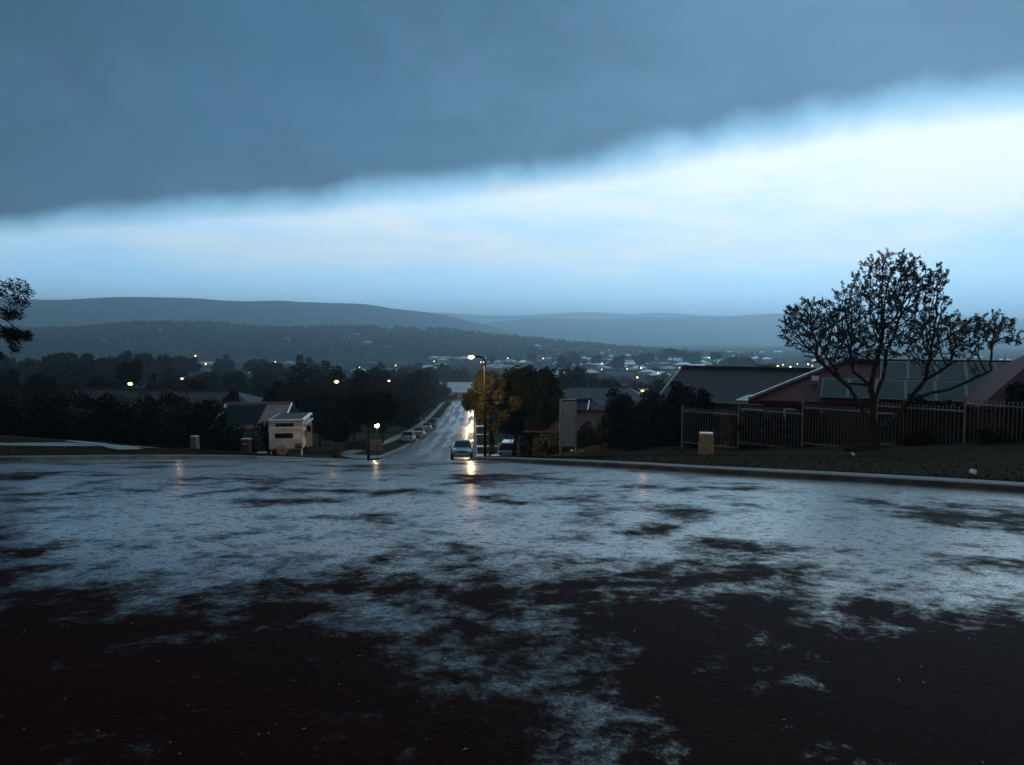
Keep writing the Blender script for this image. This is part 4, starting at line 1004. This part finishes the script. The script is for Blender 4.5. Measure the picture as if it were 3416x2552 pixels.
def lamp_at(u, v, y, lm, pw, label, hgt=None, bulb=.2, arm=.8):
    a, b = ray(u, v); x = a * y; z = gz(x, y); h = b * y - z
    return street_lamp((x - .0, y, z), max(2.2, h), arm, R(180), label, lm, pw, WARM, bulb=bulb, r=.06)
lamp_at(1146, 1273, 112, M_lampA, 160, 'amber street lamp glowing in front of the tree group behind the caravan', bulb=.34)
lamp_at(462, 1280, 96, M_lampA, 15, 'amber street lamp glowing above the left hedge', bulb=.30)
lamp_at(2168, 1302, 35.6, M_lampA, 6, 'small amber lamp shining in front of the clipped hedge', bulb=.075, arm=.1)
lamp_at(1316, 1270, 140, M_lampW, 120, 'small white lamp between the two domed trees', bulb=.22)
lamp_at(622, 1262, 76, M_lampW, 30, 'small white lamp on a thin pole at the dark gabled roof', bulb=.12, arm=.2)
x_, y_ = ray(1257, 1420)[0] * 58, 58; zz = gz(x_, y_); hl_ = ray(1257, 1419)[1] * 58 - zz
gl = thing('garden_lamp', (x_, y_, zz), 'bright yellow globe garden lamp on a thin post left of the street', 'lamp')
MB().tube([(0, 0, -.2), (0, 0, hl_ - .15)], .03, 6).build('post', M_dark, gl); MB().sphere((0, 0, hl_), .19, 14).build('globe', M_lampG, gl, True)
point((0, -.3, hl_), 45, (1.0, .85, .5), .15, gl)
# ------------------------------------------------------------------ the town in the valley
def ysol(v, lift=0.0, lo=60.0, hi=4200.0, u=1708):
    """distance at which the ground (+lift) is seen at image row v"""
    a, b = ray(u, v); ys_ = np.geomspace(lo, hi, 500); z = groundz(a * ys_, ys_) + lift
    d = z - b * ys_; i = np.where(d < 0)[0]
    return float(ys_[min(i[-1] + 1, 499)]) if len(i) else hi
# far lamps
lampspots = [(176, 1123, 2050, 'on the far hill at the left'), (411, 1188, 0, ''), (559, 1203, 0, ''), (534, 1226, 0, ''), (652, 1187, 0, ''), (686, 1214, 0, ''), (821, 1222, 0, ''), (830, 1242, 0, ''), (918, 1207, 0, ''), (996, 1215, 0, ''), (1121, 1177, 0, ''),
             (1199, 1226, 0, ''), (1320, 1219, 0, ''), (1562, 1246, 0, ''), (1448, 1205, 0, ''), (1604, 1208, 0, ''), (1614, 1208, 0, ''),
             (2007, 1213, 0, ''), (2007, 1232, 0, ''), (2092, 1231, 0, ''), (2138, 1228, 0, ''), (2126, 1259, 0, ''), (2194, 1245, 0, ''), (2141, 1172, 0, ''), (2174, 1182, 0, ''), (2030, 1169, 0, ''), (2366, 1193, 0, ''), (2418, 1208, 0, ''),
             (2492, 1222, 0, ''), (2267, 1227, 0, ''), (1965, 1268, 0, ''), (2594, 1221, 0, ''), (2612, 1217, 0, ''), (2637, 1224, 0, ''), (2660, 1214, 0, ''), (2696, 1215, 0, ''), (2710, 1220, 0, ''), (2748, 1217, 0, ''), (2778, 1217, 0, ''), (2605, 1231, 0, ''), (1812, 1196, 0, ''), (1694, 1195, 0, ''), (1772, 1187, 0, '')]
big = {652, 821, 534, 686, 2138, 2126, 2492, 2594, 2637, 2696, 2748, 1965}
proto_lamp = {}
for i, (u, v, y, w_) in enumerate(lampspots):
    if not y: y = min(1700, ysol(v, 8.0, u=u))
    a, b = ray(u, v); x = a * y; z = gz(x, y); h = max(4.0, b * y - z)
    warm = u in big or i % 4 == 0
    key = warm
    rr = (2.6 if u in big else 1.7) * y / F
    if key not in proto_lamp:
        t_ = thing('street_lamp', (0, 0, 0), 'x', 'street lamp')
        MB().tube([(0, 0, 0), (0, 0, .97)], .011, 5).tube([(0, 0, .97), (.0, 0, 1.0)], .008, 4).build('pole', M_dark, t_)
        MB().sphere((0, 0, 1.0), 1.0, 8).build('lens', M_lampA if warm else M_lampW, t_, True)
        proto_lamp[key] = t_
        o = t_
    else: o = copy_thing(proto_lamp[key])
    o.location = (x, y, z); o.scale = (1, 1, 1)
    for ch in o.children:
        if ch.name.startswith('pole'): ch.scale = (8, 8, h)
        else: ch.scale = (rr, rr, rr); ch.location = (0, 0, h - rr)
    where = 'left of the street' if u < 1500 else ('straight above the foot of the street' if u < 1720 else ('right of the street' if u < 2560 else 'behind the spreading tree'))
    o['label'] = ('%s lamp glowing small in the distant town %s' % ('warm' if warm else 'whitish', where)) if u != 176 else 'lone whitish lamp on the far hill at the left'
    o['group'] = 'distant %s town lamps %s' % ('warm' if warm else 'whitish', where)
    for ch in o.children:
        if ch.name.startswith('lens'): ch.location = (0, 0, h)
        if ch.name.startswith('lens'): ch.location.z -= rr * 1.0

LL = []
for o_ in C.objects:
    if o_.name.startswith('street_lamp') and o_.type == 'EMPTY':
        for ch in o_.children:
            if ch.name.startswith('lens'):
                yy_ = o_.location.y; LL.append((CX + F * o_.location.x / yy_, CY - 146 - F * (o_.location.z + ch.location.z) / yy_, yy_))
def hides_lamp(x, y, z, hw_, h):
    u_ = CX + F * x / y; hw_ = hw_ / y * F + 2; v0_ = 1130 - F * (z + h) / y - 2; v1_ = 1130 - F * z / y
    return any(ly > y and abs(lu - u_) < hw_ and v0_ < lv_ < v1_ for lu, lv_, ly in LL)
# far houses
def far_house(roofm, wallm, hip, name='house'):
    h = thing(name, (0, 0, 0), 'x', 'house'); l, w_ = 7.0, 4.6
    walls([(-l, -w_), (l, -w_), (l, w_), (-l, w_)], -3, 2.7, wallm, h)
    lo, wo, ze, zr = l + .6, w_ + .6, 2.5, 4.8; rl = lo - (wo if hip else 0)
    mb = MB(); v = [(-lo, -wo, ze), (lo, -wo, ze), (lo, wo, ze), (-lo, wo, ze), (-rl, 0, zr), (rl, 0, zr)]
    mb.v = [Vector(p) for p in v]; mb.f = [(0, 1, 5, 4), (2, 3, 4, 5), (1, 2, 5), (3, 0, 4), (3, 2, 1, 0)]
    mb.build('roof', roofm, h)
    for x in (-4.2, 0, 4.2): MB().box((x, -w_ - .03, 1.4), (1.8, .06, 1.3)).build('window', M_glass, h)
    return h
HT = [(M_roofpale, M_render, True, 'pale hip roofed'), (M_roofgrey, M_brickR, False, 'grey gable roofed'), (M_rooffred, M_brickP, True, 'brown hip roofed'), (M_roofpale, M_brickP, False, 'pale gable roofed')]
hp = [None] * 4
def put_house(u, v, k, rz, sc=1.0, y=None, where=None):
    y = y or ysol(v, 4.0, u=u); x = ray(u, v)[0] * y
    if droad(np.array([x]), np.array([y]))[0] < 9 and y < 370: return
    if hp[k] is None: hp[k] = far_house(*HT[k][:3]); o = hp[k]
    else: o = copy_thing(hp[k])
    o.location = (x, y, float(terr(np.array([x]), np.array([y]))[0])); o.rotation_euler = (0, 0, rz); o.scale = (sc, sc, sc)
    wh_ = where or ('left of the street' if u < 1480 else ('on the rise right of the street' if u < 2600 else 'behind the spreading tree'))
    o['label'] = '%s house in the distant town %s' % (HT[k][3], wh_); o['group'] = '%s distant houses %s' % (HT[k][3], wh_)
    return o
hr = random.Random(11)
def rows(v0, v1, n, u0, u1, kw):
    for i in range(n):
        u = u0 + (u1 - u0) * (i + hr.uniform(.1, .9)) / n; v = hr.uniform(v0, v1)
        put_house(u, v, hr.choice(kw), hr.uniform(-.5, .5), hr.uniform(.85, 1.25))
rows(1172, 1180, 26, 1620, 2600, [0, 1, 2, 3]); rows(1181, 1192, 32, 1620, 2600, [0, 1, 2, 3, 0]); rows(1193, 1206, 32, 1600, 2560, [0, 1, 2, 3, 0])
rows(1207, 1222, 26, 1600, 2480, [0, 1, 2, 3]); rows(1223, 1250, 26, 1600, 2300, [0, 1, 2]); rows(1195, 1215, 12, 560, 1500, [1, 2, 0]); rows(1216, 1240, 12, 480, 1450, [1, 2, 0]); rows(1190, 1206, 5, 1430, 1560, [0, 3]); rows(1178, 1215, 14, 2600, 3500, [0, 1, 2])
for (u, v, k) in ((843, 1303, 0), (745, 1250, 0), (1395 - 50, 1283, 0), (700, 1208, 0), (535, 1228, 3)): put_house(u, v, k, .1, .8)
# scattered pale roofs on the wooded hill
hb = np.array(bx)
def hill_z(x, y):
    i = np.interp(x, bx, bH); tsh = np.clip(1 - (-(y - 2100) / 900.0) ** 1.25, 0, 1) if y < 2100 else 1
    return -34.5 + i * tsh
from mathutils.bvhtree import BVHTree
bvh = BVHTree.FromPolygons([v.co.copy() for v in hB.data.vertices], [tuple(p.vertices) for p in hB.data.polygons])
def on_hill(u, v):
    a, b = ray(u, v); hit = bvh.ray_cast(Vector((0, 0, 0)), Vector((a, 1, b)).normalized()); return hit[0]
for (u, v) in ((540, 1102), (614, 1124), (676, 1119), (830, 1113), (955, 1135), (1034, 1169), (1121, 1177), (1152, 1129), (1195, 1118), (1230, 1145), (1303, 1162), (340, 1136), (433, 1138), (1875, 1157), (1790, 1157), (1475, 1118)):
    p = on_hill(u, v)
    if p is None: continue
    o = copy_thing(hp[0]); o.location = p; o.rotation_euler = (0, 0, hr.uniform(-.5, .5)); o.scale = (1.3, 1.0, 1.0)
    o['label'] = 'pale roofed house alone among the trees of the wooded hill'; o['group'] = 'pale houses on the wooded hill'
# wooded hill: one far wood
wv = []; r_ = np.random.default_rng(31)
for i in range(7500):
    k = r_.integers(0, len(bx) - 1); x = bx[k] + r_.uniform(-8, 8); dy = -900 * r_.random() ** 1.1
    sc = r_.uniform(3, 9)
    if vnoise(np.array([x]), np.array([dy]), .013, 21)[0] + .5 * vnoise(np.array([x]), np.array([dy]), .04, 22)[0] > .22: continue
    hit = bvh.ray_cast(Vector((x, 2100 + dy, 600)), Vector((0, 0, -1)))[0]
    if hit is None: continue
    wv.append((hit.x, hit.y, hit.z + sc * .5, sc, sc, sc * .8, 9))
fo = leaf_obj('woodland', leaves_np(wv, 8.5, 6.0, 41, .5), M_hill); tag(fo, 'far wood covering the low hill beyond the town', 'wood', kind='stuff')

# far trees (individuals)
def far_tree(seed, kind):
    t_ = thing('tree', (0, 0, 0), 'x', 'tree')
    if kind == 0: bl = crown_blobs(9, 9, 1.5, 10, 18, 60, seed); l = 1.1
    elif kind == 1: bl = crown_blobs(11, 9, 4.5, 11, 20, 60, seed, br=.27); l = 1.1
    else: bl = crown_blobs(5, 5, 1.0, 11, 12, 70, seed); l = .9
    leaf_obj('crown', leaves_np(bl, l, l * .62, seed, .4), M_leaff, t_)
    trunk_mb(5, .28, bl, seed, 0, 4).build('trunk', M_bark, t_); return t_
protos = []; tkind = ['round bushy', 'spreading flat topped', 'narrow upright']
cnt = [0]
def put_tree(u, vt, y, h, k=None):
    x = ray(u, vt)[0] * y
    if y < 380 and droad(np.array([x]), np.array([y]))[0] < 6: return
    if vt == 1200 and hides_lamp(x, y, float(terr(np.array([x]), np.array([y]))[0]), h * .5, h * 1.05): return
    kd = hr.choice([0, 0, 0, 1, 1, 2]) if k is None else k; var = hr.randrange(2)
    key = [p for p in protos if p[0] == (kd, var)]
    if not key: t_ = far_tree(500 + kd * 10 + var, kd); protos.append(((kd, var), t_)); o = t_
    else: o = copy_thing(key[0][1])
    s_ = h / 10.5; o.location = (x, y, float(terr(np.array([x]), np.array([y]))[0])); o.rotation_euler = (0, 0, hr.uniform(0, 6)); o.scale = (s_ * hr.uniform(.9, 1.3), s_, s_)
    wh_ = 'left of the street' if u < 1480 else ('right of the street' if u < 2600 else 'beyond the red roof')
    o['label'] = '%s tree among the distant houses %s' % (tkind[kd], wh_); o['group'] = '%s distant trees %s' % (tkind[kd], wh_); cnt[0] += 1
# left, closer and denser
for (u, vt, y) in ((60, 1186, 270), (110, 1182, 300), (215, 1169, 250), (290, 1184, 280), (330, 1180, 250), (370, 1184, 270), (445, 1176, 330), (515, 1176, 330), (180, 1210, 200), (280, 1222, 190), (10, 1190, 260), (240, 1186, 290), (400, 1198, 250), (560, 1196, 300), (610, 1190, 380), (760, 1180, 480), (735, 1186, 450), (850, 1192, 420), (905, 1210, 330), (1000, 1188, 360), (1040, 1191, 380), (960, 1215, 300), (1160, 1200, 300), (1430, 1212, 300), (1460, 1222, 260), (1535, 1222, 420), (1480, 1208, 480), (1090, 1208, 280), (1345, 1215, 280)):
    a, b = ray(u, vt); x = a * y; h = b * y - gz(x, y); put_tree(u, vt, y, max(6, h))
for i in range(85):
    u = hr.uniform(-60, 1530); y = hr.uniform(230, 700); put_tree(u, 1200, y, hr.uniform(7, 13))
for i in range(150):
    u = hr.uniform(1540, 2620); y = 150 * (1500 / 150) ** (hr.random() ** .75); put_tree(u, 1200, y, hr.uniform(4.5, 9))
for (u, vt, y) in ((1775, 1172, 950), (2245, 1160, 900), (2215, 1168, 950), (2170, 1167, 900), (2140, 1177, 800), (2320, 1172, 850), (2390, 1174, 800), (2440, 1184, 600), (2500, 1184, 600), (1915, 1168, 850), (1990, 1172, 850), (1880, 1175, 700), (2290, 1173, 900), (1640, 1180, 900), (2480, 1183, 700), (2060, 1178, 700)):
    a, b = ray(u, vt); x = a * y; put_tree(u, vt, y, min(22, max(8, b * y - gz(x, y))), 1 if u in (2245, 2390) else 0)
for i in range(26):
    u = hr.uniform(2600, 3500); y = hr.uniform(300, 1300); put_tree(u, 1200, y, hr.uniform(7, 12))
# spiky tree behind the dark tiled roof
x_, y_ = ray(2556, 1225)[0] * 85, 85; zt = ray(2556, 1211)[1] * 85; zz = gz(x_, y_)
yt = thing('yucca_tree', (x_, y_, zz), 'spiky crowned tree poking up behind the dark tiled roof', 'tree')
mb = blades(MB(), 170, 2.2, 2.0, 8, .05)
for v_ in mb.v: v_.z += zt - zz - 2.2
mb.build('crown', M_leaf, yt); MB().tube([(0, 0, -.3), (0, 0, zt - zz - 2.1)], [.2, .14], 7).build('trunk', M_bark, yt)

# short rough grass along the verge edges
gv = []; r_ = np.random.default_rng(3); gxs, gys = [], []
for side, (y0, y1) in ((-1, (5, 34)), (1, (14, 34))):
    n = 15000; ys_ = r_.uniform(y0, y1, n); base = xR(ys_) if side < 0 else xL(ys_)
    off = .45 + 9 * r_.random(n) ** 1.6; gxs.append(base - side * off); gys.append(ys_)
gx_, gy_ = np.concatenate(gxs), np.concatenate(gys); n = len(gx_); gz_ = ground_near(gx_, gy_)
keep = droad(gx_, gy_) > .42; gx_, gy_, gz_ = gx_[keep], gy_[keep], gz_[keep]; n = len(gx_)
a = r_.uniform(0, 6.28, n); hh_ = r_.uniform(.02, .05, n); wd = .010
d = np.stack([np.cos(a), np.sin(a), 0 * a], 1); b0 = np.stack([gx_, gy_, gz_ - .01], 1); tip = b0 + np.stack([np.cos(a * 3) * .03, np.sin(a * 3) * .03, hh_ + .01], 1)
vv = np.stack([b0 - d * wd, b0 + d * wd, tip + d * wd * .2, tip - d * wd * .2], 1).reshape(-1, 3)
tag(leaf_obj('grass', vv, M_grass2), 'short rough wet grass on the verges beside the kerb', 'grass', kind='stuff')

# a few fallen leaves and grit caught on the near road
r_ = np.random.default_rng(44); n = 300; ly = 2.6 + 11 * r_.random(n) ** 1.4; lx = r_.uniform(-.75, .75, n) * ly; lz = roadz(lx, ly) + .006
a = r_.uniform(0, 6.28, n); s_ = r_.uniform(.003, .009, n); d = np.stack([np.cos(a), np.sin(a), 0 * a], 1); e = np.stack([-np.sin(a), np.cos(a), .25 + 0 * a], 1)
c_ = np.stack([lx, ly, lz], 1); vv = np.stack([c_ - d * s_[:, None] * 1.7, c_ + e * s_[:, None] * .7, c_ + d * s_[:, None] * 1.7, c_ - e * s_[:, None] * .6 + np.array([0, 0, .004])], 1).reshape(-1, 3)
tag(leaf_obj('fallen_leaves', vv, mat('leaf_litter', (.24, .15, .06), .6, .4, var=(.10, .06, .03), vscale=9)), 'tiny fallen leaves and grit scattered over the wet road', 'leaf litter', kind='stuff')
